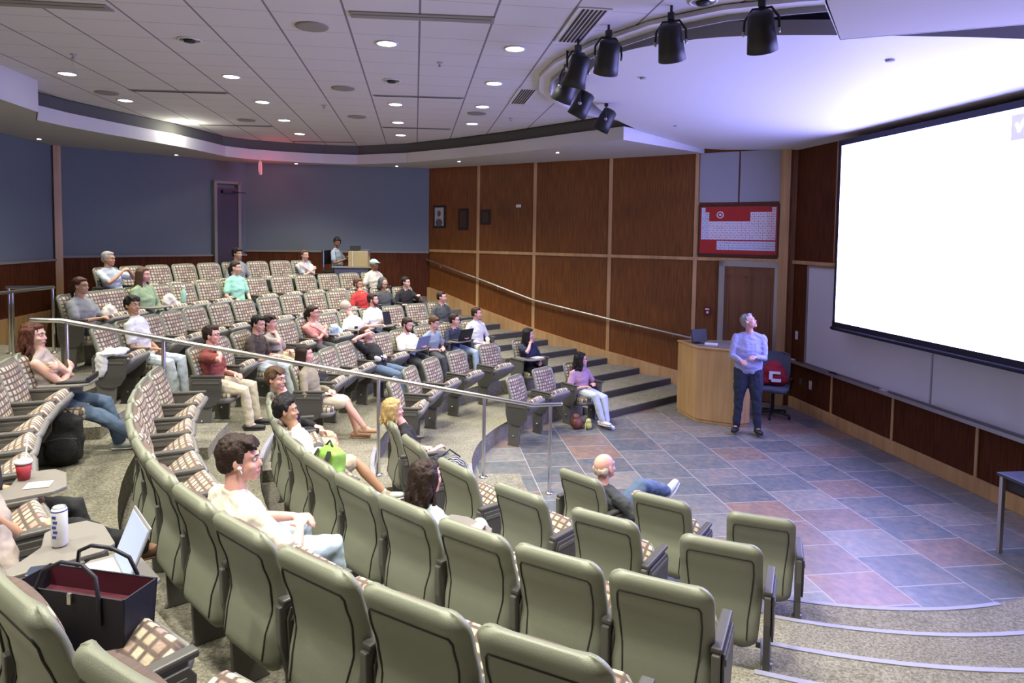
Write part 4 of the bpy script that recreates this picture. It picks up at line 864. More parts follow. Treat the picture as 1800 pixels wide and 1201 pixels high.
def person(label, loc, rz, head, top, gaze, S=.90, pitch=0, roll=0, skin='fair', hair='brown', style='short', shirt='white', sleeve='short', pants='denim', legs='long', shoes='shoe_grey', hands=None, feet=None, knees=None,
           hip=(0, .235, .475), glasses=False, beard=None, near=False, dress=False, stand=False, wide=1.0, shoulder_turn=0, elbows=None, curl=.45, hnorm=None, extra=None, loc_hip=None, dress_col=None, show=('legs', 'shoes'), chest=None):
    """head: local (x,y) of head centre; top: z of the crown; gaze: world angle of the nose in degrees"""
    P = thing('person', label, 'person', loc, rz)
    HC = Vector((head[0], head[1], top - .112 * S)); gl = R(gaze) - rz - math.pi / 2
    M = Matrix.Rotation(gl, 3, 'Z') @ Matrix.Rotation(R(pitch), 3, 'X') @ Matrix.Rotation(R(roll), 3, 'Y')
    hipc = Vector(hip); nb = HC + Vector((0, -.035 * S, -.155 * S)) - Vector((0, (head[1] - hip[1]) * .12, 0)); W_ = wide
    if not stand: nb.y = max(nb.y, .165)
    if chest: nb = Vector(chest)
    up = (nb - hipc); shz = nb - up.normalized() * (.035 * S); st = Matrix.Rotation(R(shoulder_turn), 3, 'Z')
    SH = [shz + st @ Vector((s * .162 * S * (W_ * .4 + .6), .0, -.042)) for s in (-1, 1)]
    HP = [hipc + Vector((s * .085 * S, 0, 0)) for s in (-1, 1)]
    sit = not stand
    hands = hands or [(-.11, .40, .555), (.11, .40, .555)]; feet = feet or [(-.12, .66, .0), (.12, .66, .0)]; elbows = elbows or [(-.7, -.45, -.55), (.7, -.45, -.55)]
    hnorm = hnorm or [(0, 0, -1), (0, 0, -1)]; knees = knees or [(-.15, .5, 1), (.15, .5, 1)]
    L1, L2 = .285 * S, .250 * S; G1, G2 = .43 * S, .41 * S
    EL = []; WR = []
    for i in (0, 1): e, w_ = ik(SH[i], hands[i], L1, L2, elbows[i]); EL.append(e); WR.append(w_)
    KN = []; AN = []
    for i in (0, 1): k_, a_ = ik(HP[i], Vector(feet[i]) + Vector((0, 0, .075 * S)), G1, G2, knees[i]); KN.append(k_); AN.append(a_)
    put, details, hairmesh = head_parts(P, HC, M, S, skin, hair, style, near, glasses, beard)
    v = .0075 if near else .011
    b = MB(); put(b)
    b.tube([HC + M @ Vector((0, -.022 * S, -.045 * S)), lerp(HC, nb, .62) + Vector((0, 0, -.01)), nb - up.normalized() * .02], [(.050 * S, .049 * S), (.050 * S, .050 * S), (.062 * S, .055 * S)], 14)
    mid = lerp(hipc, nb, .55)
    b.tube([hipc - Vector((0, 0, .02)), lerp(hipc, nb, .3), mid, lerp(hipc, nb, .88), nb], [(.13 * S * W_, .09 * S), (.125 * S * W_, .09 * S), (.135 * S * W_, .095 * S), (.12 * S, .075 * S), (.06 * S, .05 * S)], 16, up=(0, 1, 0))
    for i in (0, 1):
        b.tube([SH[i], lerp(SH[i], EL[i], .5), EL[i], lerp(EL[i], WR[i], .35), WR[i]], [.043 * S * W_, .041 * S * W_, .034 * S, .034 * S, .022 * S], 12)
        fd = (WR[i] - EL[i]).normalized(); hand(b, WR[i], fd, hnorm[i], (1 if i == 0 else -1) * 1, S * .95, curl)
        b.tube([HP[i], lerp(HP[i], KN[i], .5), KN[i], lerp(KN[i], AN[i], .35), AN[i]], [.070 * S, .064 * S, .047 * S, .050 * S, .032 * S], 12)
        fd = Vector((KN[i].x - hipc.x, 1, 0)) if sit else Vector((0, 1, 0)); fd = Vector((AN[i] - KN[i]).xy.to_3d() * .5 + Vector((0, .35, 0))).normalized() if sit else Vector((.25 * (-1 if i == 0 else 1), 1, 0)).normalized()
        b.tube([AN[i], AN[i] + fd * .06 * S - Vector((0, 0, .03 * S)), AN[i] + fd * .14 * S - Vector((0, 0, .045 * S))], [.034 * S, .032 * S, .022 * S], 10)
    finish(b, 'body', ['skin_' + skin], P, v * S, 2)
    details(P)
    if style != 'none': hairmesh(P)
    # upper garment
    c = .016
    if shirt:
        b = MB(); low = hipc + Vector((0, .0, .05 if stand else -.045)); 
        b.tube([low, hipc + up * .12, lerp(hipc, nb, .35), mid + Vector((0, .012, 0)), lerp(hipc, nb, .84), nb - up.normalized() * .018], [(.155 * S * W_, .118 * S * W_), (.152 * S * W_, .120 * S * W_), (.148 * S * W_, .116 * S * W_), (.156 * S * W_, .118 * S * W_), (.142 * S * W_, .100 * S), (.072 * S, .064 * S)], 18, up=(0, 1, 0))
        sr = .036 if shirt == 'tank' else .054; b.tube([SH[0] + Vector((.008, 0, 0)), lerp(SH[0], shz, .5) + Vector((0, 0, .020)), shz + Vector((0, 0, .012)), lerp(SH[1], shz, .5) + Vector((0, 0, .020)), SH[1] - Vector((.008, 0, 0))], [sr * S, .050 * S, .052 * S, .050 * S, sr * S], 12)
        if shirt != 'tank':
            for i in (0, 1):
                if sleeve == 'short': b.tube([SH[i], lerp(SH[i], EL[i], .35), lerp(SH[i], EL[i], .68)], [.056 * S * (W_ * .6 + .4), .058 * S * (W_ * .6 + .4), .060 * S * (W_ * .6 + .4)], 12)
                elif sleeve == 'long': b.tube([SH[i], lerp(SH[i], EL[i], .5), EL[i], lerp(EL[i], WR[i], .5), lerp(EL[i], WR[i], .93)], [.055 * S * (W_ * .5 + .5), .055 * S * (W_ * .5 + .5), .050 * S, .045 * S, .035 * S], 12)
                elif sleeve == 'rolled': b.tube([SH[i], lerp(SH[i], EL[i], .5), EL[i], lerp(EL[i], WR[i], .38)], [.060 * S * W_, .058 * S * W_, .052 * S, .050 * S], 12)
        b.tube([nb + Vector((0, .045 * S * math.cos(t) * 1.05, 0)) + Vector((.055 * S * math.sin(t), 0, -.006 - .018 * math.cos(t))) for t in [i * math.pi / 6 for i in range(13)]], .012 * S, 6, cap=False)
        sh_ = finish(b, 'dress' if dress else 'shirt', ['cloth_' + shirt], P, (.0095 if near else .014) * S, 2, noise_=.010 if near else .008, nsc=13, stretch=(1, 1, 1.4))
    if pants:
        b = MB(); b.ell(hipc + Vector((0, -.01, -.005)), (.150 * S * W_, .115 * S, .10 * S)); (b.tube([hipc, hipc + Vector((0, 0, .10))], [(.128 * S * W_, .098 * S * W_)] * 2, 16, up=(0, 1, 0)) if stand else None)
        for i in (0, 1):
            k_ = KN[i]; a_ = AN[i]
            if legs == 'long': b.tube([HP[i], lerp(HP[i], k_, .5), k_, lerp(k_, a_, .5), lerp(k_, a_, .96)], [.092 * S * W_, .084 * S * W_, .068 * S, .062 * S, .056 * S], 12)
            else: b.tube([HP[i], lerp(HP[i], k_, .5), lerp(HP[i], k_, .86)], [.094 * S * W_, .088 * S * W_, .084 * S], 12)
        finish(b, 'trousers' if legs == 'long' else 'shorts', ['cloth_' + pants], P, (.010 if near else .014) * S, 2, noise_=.010 if near else .007, nsc=12)
    for i in (0, 1):
        k_, a_ = KN[i], AN[i]; sh = (a_ - k_).normalized()
        fd = Vector((sh.x, sh.y, 0)) * .5 + Vector((0, .35, 0)) if sit else Vector((.25 * (-1 if i == 0 else 1), 1, 0)); fd.z = 0; fd.normalize()
        dn = -(fd.cross(sh)).cross(fd); dn = Vector((0, 0, -1)) if abs(sh.z) > .5 else (sh * .6 + Vector((0, 0, -.8))).normalized()
        fd2 = (fd - dn * fd.dot(dn)).normalized(); q = a_ + dn * .035 * S
        b = MB(); b.tube([q - fd2 * .055 * S, q, q + fd2 * .09 * S, q + fd2 * .165 * S], [(.036 * S, .034 * S), (.040 * S, .042 * S), (.046 * S, .032 * S), (.038 * S, .022 * S)], 12, up=dn)
        b.tube([a_ - sh * .01, q], [.040 * S, .042 * S], 10)
        so = finish(b, 'shoe', [shoes], P, .009 * S, 1)
        b = MB(); b.tube([q - fd2 * .058 * S + dn * .030 * S, q + fd2 * .07 * S + dn * .030 * S, q + fd2 * .172 * S + dn * .024 * S], [(.040 * S, .010 * S), (.049 * S, .011 * S), (.038 * S, .010 * S)], 12, up=dn); b.build('sole', ['rubber_white' if shoes not in ('shoe_black', 'shoe_brown', 'shoe_tan') else shoes], so)
    P['hands'] = 0; del P['hands']
    return P, dict(HC=HC, M=M, WR=WR, KN=KN, AN=AN, SH=SH, nb=nb, EL=EL)
LAP = [(-.10, .40, .555), (.10, .40, .555)]; CROSS = [(.09, .33, .76), (-.09, .35, .72)]; CHINR = lambda h: [(-.08, .42, .56), (h[0] + .03, h[1] + .13, h[2])]
LAPTOP = [(-.10, .47, .665), (.09, .47, .665)]
XLEG = dict(feet=[(-.10, .66, .0), (.02, .80, .22)], knees=[(-.1, .5, 1), (-.2, .3, 1)])
def seated(row, ang, label, fwd, top, gaze, dl=0, **k):
    loc, rz = seat_frame(row, ang); return person(label, loc, rz, (dl, fwd), top, gaze, **k)
def CH(f, t, s=1): return [(-.10 * s, .40, .56), (.05 * s, f + .12, t - .235)] if s == 1 else [(-.05, f + .12, t - .235), (.10, .40, .56)]
# near block
AIR = seated(4, 225.8, 'young man in cream t-shirt with dark mop hair and white earbuds, leaning forward', .28, 1.12, 12, S=1.0, wide=1.2, near=True, hair='brown', style='mop', shirt='cream', pants='denim_light', hands=[(-.02, .58, .62), (.12, .54, .62)], feet=[(-.16, .72, 0), (.18, .72, 0)], elbows=[(-.9, -.2, -.4), (.9, -.2, -.4)], hip=(0, .28, .475), skin='pink', pitch=-2)
PE = person
seated(3, 208.7, 'black-haired man in white long-sleeved top and tan shorts, one leg crossed', .10, 1.10, 15, near=True, hair='black', style='short', shirt='white', sleeve='long', pants='tan', legs='short', skin='tan', shoes='shoe_grey', hands=[(-.04, .46, .62), (.10, .44, .60)], feet=[(-.10, .62, 0), (.16, .84, .20)], knees=[(-.1, .5, 1), (-.1, .3, 1)])
seated(3, 198.8, 'person in black hoodie and glasses with bare knees, beside the handrail', .10, 1.16, -15, near=True, hair='lightbrown', style='mop', shirt='black', sleeve='long', pants='tan', legs='short', skin='pink', glasses=True, hands=[(-.08, .44, .58), (.10, .46, .58)])
seated(3, 229.1, 'woman seen from behind with long wavy brown hair and printed white top', .22, 1.09, 40, near=True, hair='brown', style='wavy', shirt='paleblue', pants='denim_light', skin='pink', hip=(0, .26, .475), hands=[(-.08, .42, .57), (.20, .44, .66)], feet=[(-.10, .66, 0), (.05, .80, .18)], knees=[(-.1, .5, 1), (-.15, .3, 1)])
seated(2, 201.0, 'blonde person with straight bobbed hair in black top, beside the aisle', .08, 1.08, 20, near=True, hair='blonde', style='bob', shirt='black', pants='charcoal', skin='pink', hands=[(-.10, .40, .56), (.16, .46, .62)])
seated(1, 223.9, 'bald man slouching in the front seat with ankle crossed over his knee', .26, 1.04, 35, S=.97, dl=.10, near=True, hair='palegrey', style='bald', shirt='charcoal', pants='denim', skin='pink', wide=1.1, hip=(.08, .32, .44), hands=[(-.10, .42, .60), (.30, .48, .66)], feet=[(.02, .92, 0), (.22, 1.0, .50)], knees=[(.3, .5, 1), (.1, -.1, 1)], pitch=8)
MATS['cloth_tank'] = MATS['cloth_floral']
seated(5, 197.6, 'woman with dark red hair and arms crossed over a sleeveless printed top', .12, 1.13, 8, near=True, hair='red', style='wavy', shirt='tank', pants='denim', skin='fair', hands=CROSS, elbows=[(-.8, .5, -.9), (.8, .5, -.9)], hnorm=[(0, -1, -.2), (0, -1, -.2)], feet=[(-.06, .72, .0), (.06, .90, .06)], knees=[(-.1, .5, 1), (-.1, .3, 1)])
seated(5, 219.3, 'person in loose black trousers with brown sandals, left edge of the picture', .16, 1.12, 40, near=True, hair='black', style='short', shirt='black', pants='black', skin='tan', shoes='shoe_brown', hands=LAP, feet=[(-.06, .70, .0), (.05, .92, .10)], knees=[(-.1, .5, 1), (-.1, .3, 1)])
seated(5, 226.4, 'tanned person at the left edge leaning on an elbow beside the open laptop', .14, 1.08, 60, dl=-.40, near=True, hair='auburn', style='wavy', shirt='tank', pants='black', skin='tan', hip=(-.10, .20, .475), hands=[(-.34, .40, .60), (-.14, .22, .74)], elbows=[(-.7, -.45, -.55), (.5, .9, -.9)])
# far block, front rows
seated(1, 126.8, 'woman with dark curly hair, pink top and pale wide-leg jeans near the lectern', .22, 1.07, -5, hair='black', style='curly', shirt='mauve', pants='denim_pale', skin='pink', shoes='shoe_white', hands=[(-.12, .38, .60), (.10, .40, .58)], feet=[(-.10, .70, 0), (.02, .72, .06)], glasses=True)
seated(2, 129.6, 'woman with long black hair in navy-black, chin on her hand', .22, 1.10, -8, hair='black', style='long', shirt='navy', pants='black', skin='pink', hands=CH(.20, 1.10))
seated(3, 181.2, 'woman in khaki short-sleeved dress with heels, long brown hair, at the aisle', .15, 1.10, 5, hair='brown', style='long', shirt='khaki', sleeve='long', pants='beige', legs='short', skin='pink', shoes='shoe_tan', feet=[(-.10, .72, 0), (.02, .84, .08)], knees=[(-.1, .5, 1), (-.1, .3, 1)], dress=False)
seated(3, 160.4, 'man leaning far back, hand on his forehead, dark sleeves with white stripes', .10, 1.04, -20, dl=-.05, pitch=25, hair='auburn', style='crop', shirt='black', pants='denim', skin='pink', hip=(0, .36, .47), hands=[(-.05, .40, .62), (.08, .20, .97)], feet=[(-.12, .78, 0), (.12, .80, 0)])
seated(3, 150.5, 'bearded heavy man in white t-shirt typing on an open laptop', .22, 1.09, -25, pitch=-14, wide=1.22, hair='brown', style='crop', beard='beard', shirt='white', pants='charcoal', skin='pink', hands=LAPTOP)
seated(3, 144.4, 'man in grey-blue shirt looking down beside the bearded man', .30, 1.07, -20, pitch=-22, hair='lightbrown', style='short', shirt='greyblue', pants='charcoal', skin='pink')
seated(3, 138.6, 'man in navy top with a dark open laptop', .25, 1.06, -10, hair='brown', style='short', shirt='navy', sleeve='long', pants='denim_light', skin='pink', hands=LAPTOP, glasses=True)
seated(3, 132.8, 'person dressed all in white with pale trousers and black shoes, row end', .22, 1.13, -12, hair='brown', style='crop', shirt='white', sleeve='long', pants='white', skin='pink', shoes='shoe_black')
seated(4, 184.3, 'man in maroon t-shirt and beige trousers with hand at his mouth, at the aisle', .23, 1.12, 0, hair='brown', style='short', shirt='maroon', pants='beige', skin='pink', shoes='shoe_black', hands=[(-.06, .46, .58), (.10, .33, .88)], wide=1.12, glasses=True, near=True)
seated(4, 174.0, 'man in dark brown t-shirt and pale jeans leaning forward', .30, 1.10, -15, pitch=-12, hair='black', style='crop', shirt='darkbrown', pants='denim_pale', skin='pink', hands=[(-.06, .50, .60), (.08, .50, .60)], wide=1.1, near=True)
seated(4, 169.0, 'person with brown hair in taupe resting the chin on a hand', .16, 1.04, -5, hair='brown', style='mop', shirt='taupe', pants='tan', skin='pink', hands=CH(.16, 1.04))
seated(4, 160.0, 'woman in pink patterned shirt with arms crossed and tied-back brown hair', .20, 1.07, -5, hair='brown', style='ponytail', shirt='pinkshirt', pants='charcoal', skin='pink', hands=CROSS, elbows=[(-.8, .5, -.9), (.8, .5, -.9)], hnorm=[(0, -1, -.2), (0, -1, -.2)], glasses=True)
seated(4, 151.3, 'light-haired person in white with a pale blue bag on the arm', .05, 1.05, -5, hair='palegrey', style='hijab', shirt='white', pants='denim_light', skin='pink')
MATS['hair_palegrey'].node_tree.nodes['Principled BSDF'].inputs['Base Color'].default_value = (.50, .42, .33, 1)
seated(4, 147.0, 'man in white t-shirt holding up a dark tablet', .18, 1.15, -5, hair='brown', style='crop', beard='beard', shirt='white', pants='charcoal', skin='pink', hands=[(-.06, .38, .72), (.14, .46, .66)])
seated(4, 132.7, 'dim grey-clothed person at the end of the row by the wall stair', .20, 1.10, -15, hair='brown', style='crop', shirt='charcoal', sleeve='long', pants='charcoal', skin='pink')
seated(5, 181.4, 'black-haired man in white t-shirt and pale jeans, head turned to the screen', .14, 1.17, -25, hair='black', style='mop', shirt='white', pants='denim_pale', skin='tan', shoes='shoe_white', near=True, hands=[(-.10, .36, .56), (.04, .40, .58)])
seated(5, 142.2, 'man in red t-shirt with light brown hair', .10, 1.10, -25, pitch=-8, hair='lightbrown', style='short', shirt='red', pants='charcoal', skin='tan', beard='beard')
seated(5, 138.1, 'person in dark hooded top looking down at the hands', .18, 1.08, -45, pitch=-14, hair='black', style='hood', shirt='charcoal', sleeve='long', pants='black', skin='tan')
seated(5, 134.1, 'short-haired person in black v-neck top, arm over the seat in front', .20, 1.09, -20, hair='black', style='short', shirt='black', pants='black', skin='fair', hands=[(-.10, .50, .74), (.12, .40, .58)])
seated(6, 177.4, 'woman in grey t-shirt with reddish hair and glasses, arms resting forward', .20, 1.10, -5, hair='auburn', style='ponytail', shirt='grey', pants='charcoal', skin='tan', glasses=True, wide=1.2, hands=[(-.04, .46, .62), (.10, .48, .62)])
seated(6, 169.3, 'woman in green cardigan with long dark blonde hair, white cloth on her arm', .20, 1.17, -5, hair='lightbrown', style='long', shirt='green', sleeve='long', pants='navy', skin='pink', wide=1.1)
seated(6, 156.3, 'woman in mint green top with tied-back brown hair and dark trousers', .20, 1.19, -10, hair='brown', style='ponytail', shirt='mint', pants='navy', skin='fair')
seated(6, 134.6, 'man in mint green cap with white and brown top', .20, 1.16, -20, hair='black', style='cap', shirt='cream', pants='charcoal', skin='brown')
seated(7, 166.7, 'grey-haired man with glasses in pale blue shirt, hands raised in talk', .22, 1.13, -5, dl=.1, hair='grey', style='grey', shirt='paleblue', pants='charcoal', skin='tan', glasses=True, hands=[(-.05, .42, .86), (.12, .46, .84)])
seated(7, 151.1, 'dark-haired man in grey top behind the mint green woman', .20, 1.15, -20, hair='black', style='mop', shirt='grey', sleeve='long', pants='charcoal', skin='tan')
seated(7, 141.6, 'man in pale t-shirt with arms crossed in the back row', .20, 1.10, -35, hair='lightbrown', style='crop', shirt='paleblue', pants='charcoal', skin='fair', hands=CROSS, elbows=[(-.8, .5, -.9), (.8, .5, -.9)], hnorm=[(0, -1, -.2), (0, -1, -.2)])
person('black-haired person in blue-grey shirt behind the rear equipment table', (-3.92, 14.30, RISE * 7), R(-100), (0, .22), 1.12, -60, pitch=-10, hair='black', style='mop', shirt='greyblue', pants='black', skin='brown', hands=[(-.08, .42, .70), (.10, .42, .66)])
# the speaker at the lectern
PR = person('grey-haired man in lavender shirt and dark trousers standing before the lectern, looking up', (3.46, 9.72, 0), R(163), (.02, .04), 1.77, -38, S=1.0, stand=True, near=True, pitch=26, roll=-8, hair='grey', style='grey', shirt='lavender', sleeve='long', pants='denim_dark', skin='pink', shoes='shoe_black',
            hip=(0, 0, .95), chest=(.0, -.01, 1.49), hands=[(-.08, .30, 1.19), (.12, .29, 1.13)], feet=[(-.15, .02, 0), (.15, .0, 0)], knees=[(0, 1, 0), (0, 1, 0)], elbows=[(-.45, -.6, -.5), (.45, -.6, -.5)], wide=1.28, hnorm=[(.3, 0, -1), (-.3, 0, -1)])
# ------------------------------------------------------------------ handrails
def rail_posts(name, lbl, runs, posts):
    t = thing(name, lbl, 'handrail', (0, 0, 0))
    for r in runs: b = MB(); b.tube(r, .022, 12); b.build('rail', ['steel'], t)
    for x, y, z0, z1 in posts:
        b = MB(); b.tube([(x, y, z0 + .004), (x, y, z1)], .019, 10); pst = b.build('post', ['steel'], t)
        b = MB(); b.lathe([(.045, z0), (.045, z0 + .012), (.022, z0 + .02)], 16, c=(x, y, 0)); b.build('post_foot', ['steel'], pst)
    return t
rail_posts('aisle_handrail', 'long sloping metal handrail down the middle aisle between the two seat blocks', [[(.56, 7.36, 1.0), (.25, 7.30, 1.0), (-4.12, 6.13, 2.02), (-4.36, 6.08, 2.03)]],
           [(.445, 7.335, 0.0, 1.0), (-.28, 7.158, RISE, 1.125), (-1.36, 6.87, RISE * 1.5, 1.37), (-3.30, 6.35, RISE * 3.5, 1.825), (-4.08, 6.14, RISE * 4.5, 2.0)])
rail_posts('guard_rail', 'metal guard rail at the far left edge of the picture by the back wall', [[(-6.20, 5.6, 2.07), (-6.22, 9.12, 2.07), (-6.76, 9.0, 2.07)]],
           [(-6.22, 9.10, RISE * 5, 2.05), (-6.22, 8.36, RISE * 5, 2.05), (-6.74, 9.0, RISE * 5, 2.05)])
# ------------------------------------------------------------------ lectern and stage
lt = thing('lectern', 'tall maple wooden lectern standing behind the presenter', 'lectern', (0, 0, 0))
FP = [(2.73, 11.0), (2.87, 10.34), (3.05, 10.23), (3.45, 10.02), (3.66, 10.12), (3.60, 11.0)]
cx_, cy_ = 3.2, 10.55; sc2 = lambda k: [(cx_ + (x - cx_) * k, cy_ + (y - cy_) * k) for x, y in FP]
b = MB(); b.prism(sc2(.97), .05, 1.15); b.build('lectern_body', ['maple'], lt, bevel=.004)
b = MB(); b.prism(sc2(1.0), 1.15, 1.18); b.build('lectern_top', ['maple'], lt, bevel=.005); b = MB(); b.prism(sc2(.94), .003, .05); b.build('plinth', ['maple'], lt)
b = MB(); b.prism(sc2(.85), 1.18, 1.184); b.build('writing_surface', ['tablet_laminate'], lt)
mo = thing('monitor', 'small black monitor standing on the wooden lectern', 'monitor', (2.98, 10.62, 1.1855), R(25))
b = MB(); b.box((0, 0, .13), (.30, .025, .20), rx=R(-12)); b.build('display', ['black'], mo, bevel=.006); b = MB(); b.box((0, .02, .005), (.16, .12, .01)); b.tube([(0, .02, .01), (0, .01, .09)], .012, 8); b.build('stand', ['black'], mo)
b = MB(); b.box((0, .0, .012), (.19, .13, .024)); o = b.build('box_of_tissues', ['white_plastic'], bevel=.004, loc=(3.14, 10.50, 1.1855), rz=R(-25)); tag(o, 'small white box lying on the lectern beside the monitor', 'box')
oc = thing('office_chair', 'blue-grey office chair beside the door with red bag on it', 'chair', (4.22, 10.72, 0), R(150))
mat('chair_blue', (.10, .12, .15), .8, bump=(80, .2))
b = MB(); slab(.24, -.24, .24, lambda u, t: .49, lambda u, t: .43, 0, b, crown=.02); b.build('seat', ['chair_blue'], oc)
b = MB(); closed_back(b, .22, .58, 1.02, lambda u, z: -.26 - .04 * (1 - u * u), lambda u, z: -.21 - .04 * (1 - u * u), 0, r=.10); b.build('backrest', ['chair_blue'], oc)
b = MB(); b.tube([(0, -.28, .75), (0, -.26, .50), (0, -.10, .43)], .018, 8); b.build('back_bar', ['black'], oc)
b = MB(); b.tube([(0, 0, .08), (0, 0, .43)], .028, 12); b.build('gas_column', ['black'], oc)
for i in range(5):
    a = R(72 * i + 20); b = MB(); b.tube([(0, 0, .10), (.28 * math.cos(a), .28 * math.sin(a), .065)], [.026, .017], 8); lg = b.build('leg', ['black'], oc)
    b = MB(); b.ell((.28 * math.cos(a), .28 * math.sin(a), .03), (.022, .022, .03)); b.build('caster', ['rubber'], lg)
for s in (-1, 1): b = MB(); b.tube([(s * .25, -.1, .46), (s * .28, -.08, .64), (s * .28, .14, .66)], .016, 8); b.build('arm', ['black'], oc)
mat('red_cloth', (.28, .012, .022), .85, bump=(30, .3))
rb = thing('red_bag', 'red cloth bag with white emblem lying on the office chair', 'bag', (4.22, 10.70, .515), R(-15))
b = MB(); b.ell((0, 0, .16), (.21, .10, .17)); b.ell((0, 0, .30), (.13, .07, .10)); b.ell((-.12, 0, .08), (.10, .09, .085)); b.ell((.12, 0, .08), (.10, .09, .085)); finish(b, 'bag_body', ['red_cloth'], rb, .014, 2, noise_=.02, nsc=9)
b = MB(); b.box((.0, -.110, .22), (.17, .03, .04)); b.box((-.06, -.110, .16), (.055, .03, .10)); b.box((.02, -.112, .10), (.15, .03, .05)); b.build('emblem', ['white_plastic'], rb, bevel=.004)
tb = thing('side_table', 'dark table cut by the right edge of the picture, standing on the slate', 'table', (4.50, 6.07, 0), A_W)
b = MB(); b.box((.75, .33, .73), (1.54, .70, .028)); b.build('table_top', [mat('table_dark', (.045, .05, .07), .35)], tb, bevel=.004); b = MB(); b.box((.75, .33, .66), (1.40, .60, .11)); b.build('apron', ['black'], tb)
for x in (.02, 1.48):
    for y in (.01, .64): b = MB(); b.box((x, y, .358), (.035, .035, .716)); b.build('leg', ['alu'], tb)
# ------------------------------------------------------------------ rear equipment table
q = RISE * 7
at = thing('equipment_table', 'narrow grey equipment table at the back of the hall', 'table', (-3.28, 13.92, q), R(2))
b = MB(); b.box((0, 0, .515), (.80, .42, .025)); b.build('table_top', ['tablet_laminate'], at, bevel=.004); b = MB(); b.box((0, -.18, .42), (.74, .02, .16)); b.build('modesty_panel', [mat('panel_blue', (.10, .10, .17), .6)], at)
for x in (-.36, .36):
    for y in (-.18, .18): b = MB(); b.box((x, y, .25), (.03, .03, .50)); b.build('leg', ['black'], at)
mat('box_tan', (.42, .33, .17), .7)
bx = thing('wooden_equipment_box', 'tan wooden box standing on the equipment table at the back', 'box', (-3.20, 13.98, q + .53), R(0))
b = MB(); b.box((.03, 0, .16), (.40, .26, .32)); b.build('case', ['box_tan'], bx, bevel=.006); b = MB(); b.box((-.08, -.137, .16), (.02, .012, .32)); b.build('edge_strip', [mat('strip_light', (.6, .55, .42), .5)], bx)
lp = thing('laptop', 'dark laptop lying on top of the tan box at the back', 'laptop', (-3.28, 13.98, q + .851), R(180))
b = MB(); b.box((0, 0, .008), (.22, .18, .014)); b.build('base', ['black'], lp, bevel=.003); b = MB(); b.box((0, -.10, .055), (.22, .008, .09), rx=R(10)); b.build('lid', ['black'], lp)
b = MB(); b.box((0, 0, .012), (.20, .17, .024)); o = b.build('flat_case', [mat('case_blue', (.09, .09, .16), .6)], bevel=.004, loc=(-3.03, 13.98, q + .852)); tag(o, 'flat dark blue case on the right of the tan box', 'case')
st = thing('folding_chair', 'dark chair of the person behind the rear equipment table', 'chair', (-3.92, 14.30, q), R(-100))
b = MB(); b.box((0, .20, .40), (.42, .42, .04)); b.build('seat', ['black'], st, bevel=.01); b = MB(); b.box((0, -.02, .70), (.42, .03, .30)); b.build('backrest', ['black'], st, bevel=.01)
for x in (-.19, .19):
    for y in (.0, .38): b = MB(); b.tube([(x, y, 0.004), (x, y, .40 if y > .1 else .84)], .012, 8); b.build('leg', ['steel'], st)
# ------------------------------------------------------------------ periodic table poster
po = thing('periodic_table_poster', 'framed red and white periodic table poster above the stage door', 'poster', WS.p, A_S)
P0, P1, Z0, Z1 = .27, 1.64, 2.56, 3.44   # along the wall, right to left seen from the hall
b = MB(); WS.box(b, P0 - .02, P1 + .02, Z0 - .02, Z1 + .02, .028, .045); b.build('frame', [mat('frame_dark', (.06, .02, .012), .5)], po)
b = MB(); WS.box(b, P0 + .02, P1 - .02, Z0 + .02, Z1 - .02, .045, .049); b.build('red_board', [mat('poster_red', (.42, .022, .018), .5)], po)
mat('poster_white', (.80, .79, .82), .5); mat('poster_blue', (.66, .72, .84), .5); mat('poster_pink', (.80, .66, .70), .5); mat('poster_ink', (.05, .05, .12), .6)
EL_ = [('H', 1, 1), ('He', 18, 1)]
def rowel(r, left, right): 
    for i, e in enumerate(left.split()): EL_.append((e, 1 + i, r))
    rr = right.split()
    for i, e in enumerate(rr): EL_.append((e, 18 - len(rr) + 1 + i, r))
rowel(2, 'Li Be', 'B C N O F Ne'); rowel(3, 'Na Mg', 'Al Si P S Cl Ar'); rowel(4, 'K Ca', 'Sc Ti V Cr Mn Fe Co Ni Cu Zn Ga Ge As Se Br Kr'); rowel(5, 'Rb Sr', 'Y Zr Nb Mo Tc Ru Rh Pd Ag Cd In Sn Sb Te I Xe')
rowel(6, 'Cs Ba', 'La Hf Ta W Re Os Ir Pt Au Hg Tl Pb Bi Po At Rn'); rowel(7, 'Fr Ra', 'Ac Rf Db Sg Bh Hs Mt Ds Rg Cn Nh Fl Mc Lv Ts Og')
for i, e in enumerate('Ce Pr Nd Pm Sm Eu Gd Tb Dy Ho Er Tm Yb Lu'.split()): EL_.append((e, 5 + i, 9))
for i, e in enumerate('Th Pa U Np Pu Am Cm Bk Cf Es Fm Md No Lr'.split()): EL_.append((e, 5 + i, 10))
cwid = (P1 - P0 - .08) / 18; chh = (Z1 - Z0 - .07) / 9.9
def cell(c, r): return P1 - .04 - cwid * (c - .5), Z1 - .035 - chh * ((r if r < 8 else r - .75) - .5)
b = MB(); tx = []
for e, c, r in EL_:
    s, z = cell(c, r); mi = 1 if c <= 2 or r >= 9 else (2 if c in (17, 18) else 0); WS.box(b, s - cwid * .47, s + cwid * .47, z - chh * .47, z + chh * .47, .049, .0505, mi)
    tx.append((e, s, z))
for e, s, z in tx:
    me = text_mesh(e, .040, .0004); o_ = len(b.v)
    b.add([(s - v.co.x, .0512 + v.co.z, z + v.co.y) for v in me.vertices], [tuple(p.vertices) for p in me.polygons], 3); bpy.data.meshes.remove(me)
b.build('element_cells', ['poster_white', 'poster_blue', 'poster_pink', 'poster_ink'], po)
s, z = cell(5.2, 2.1)
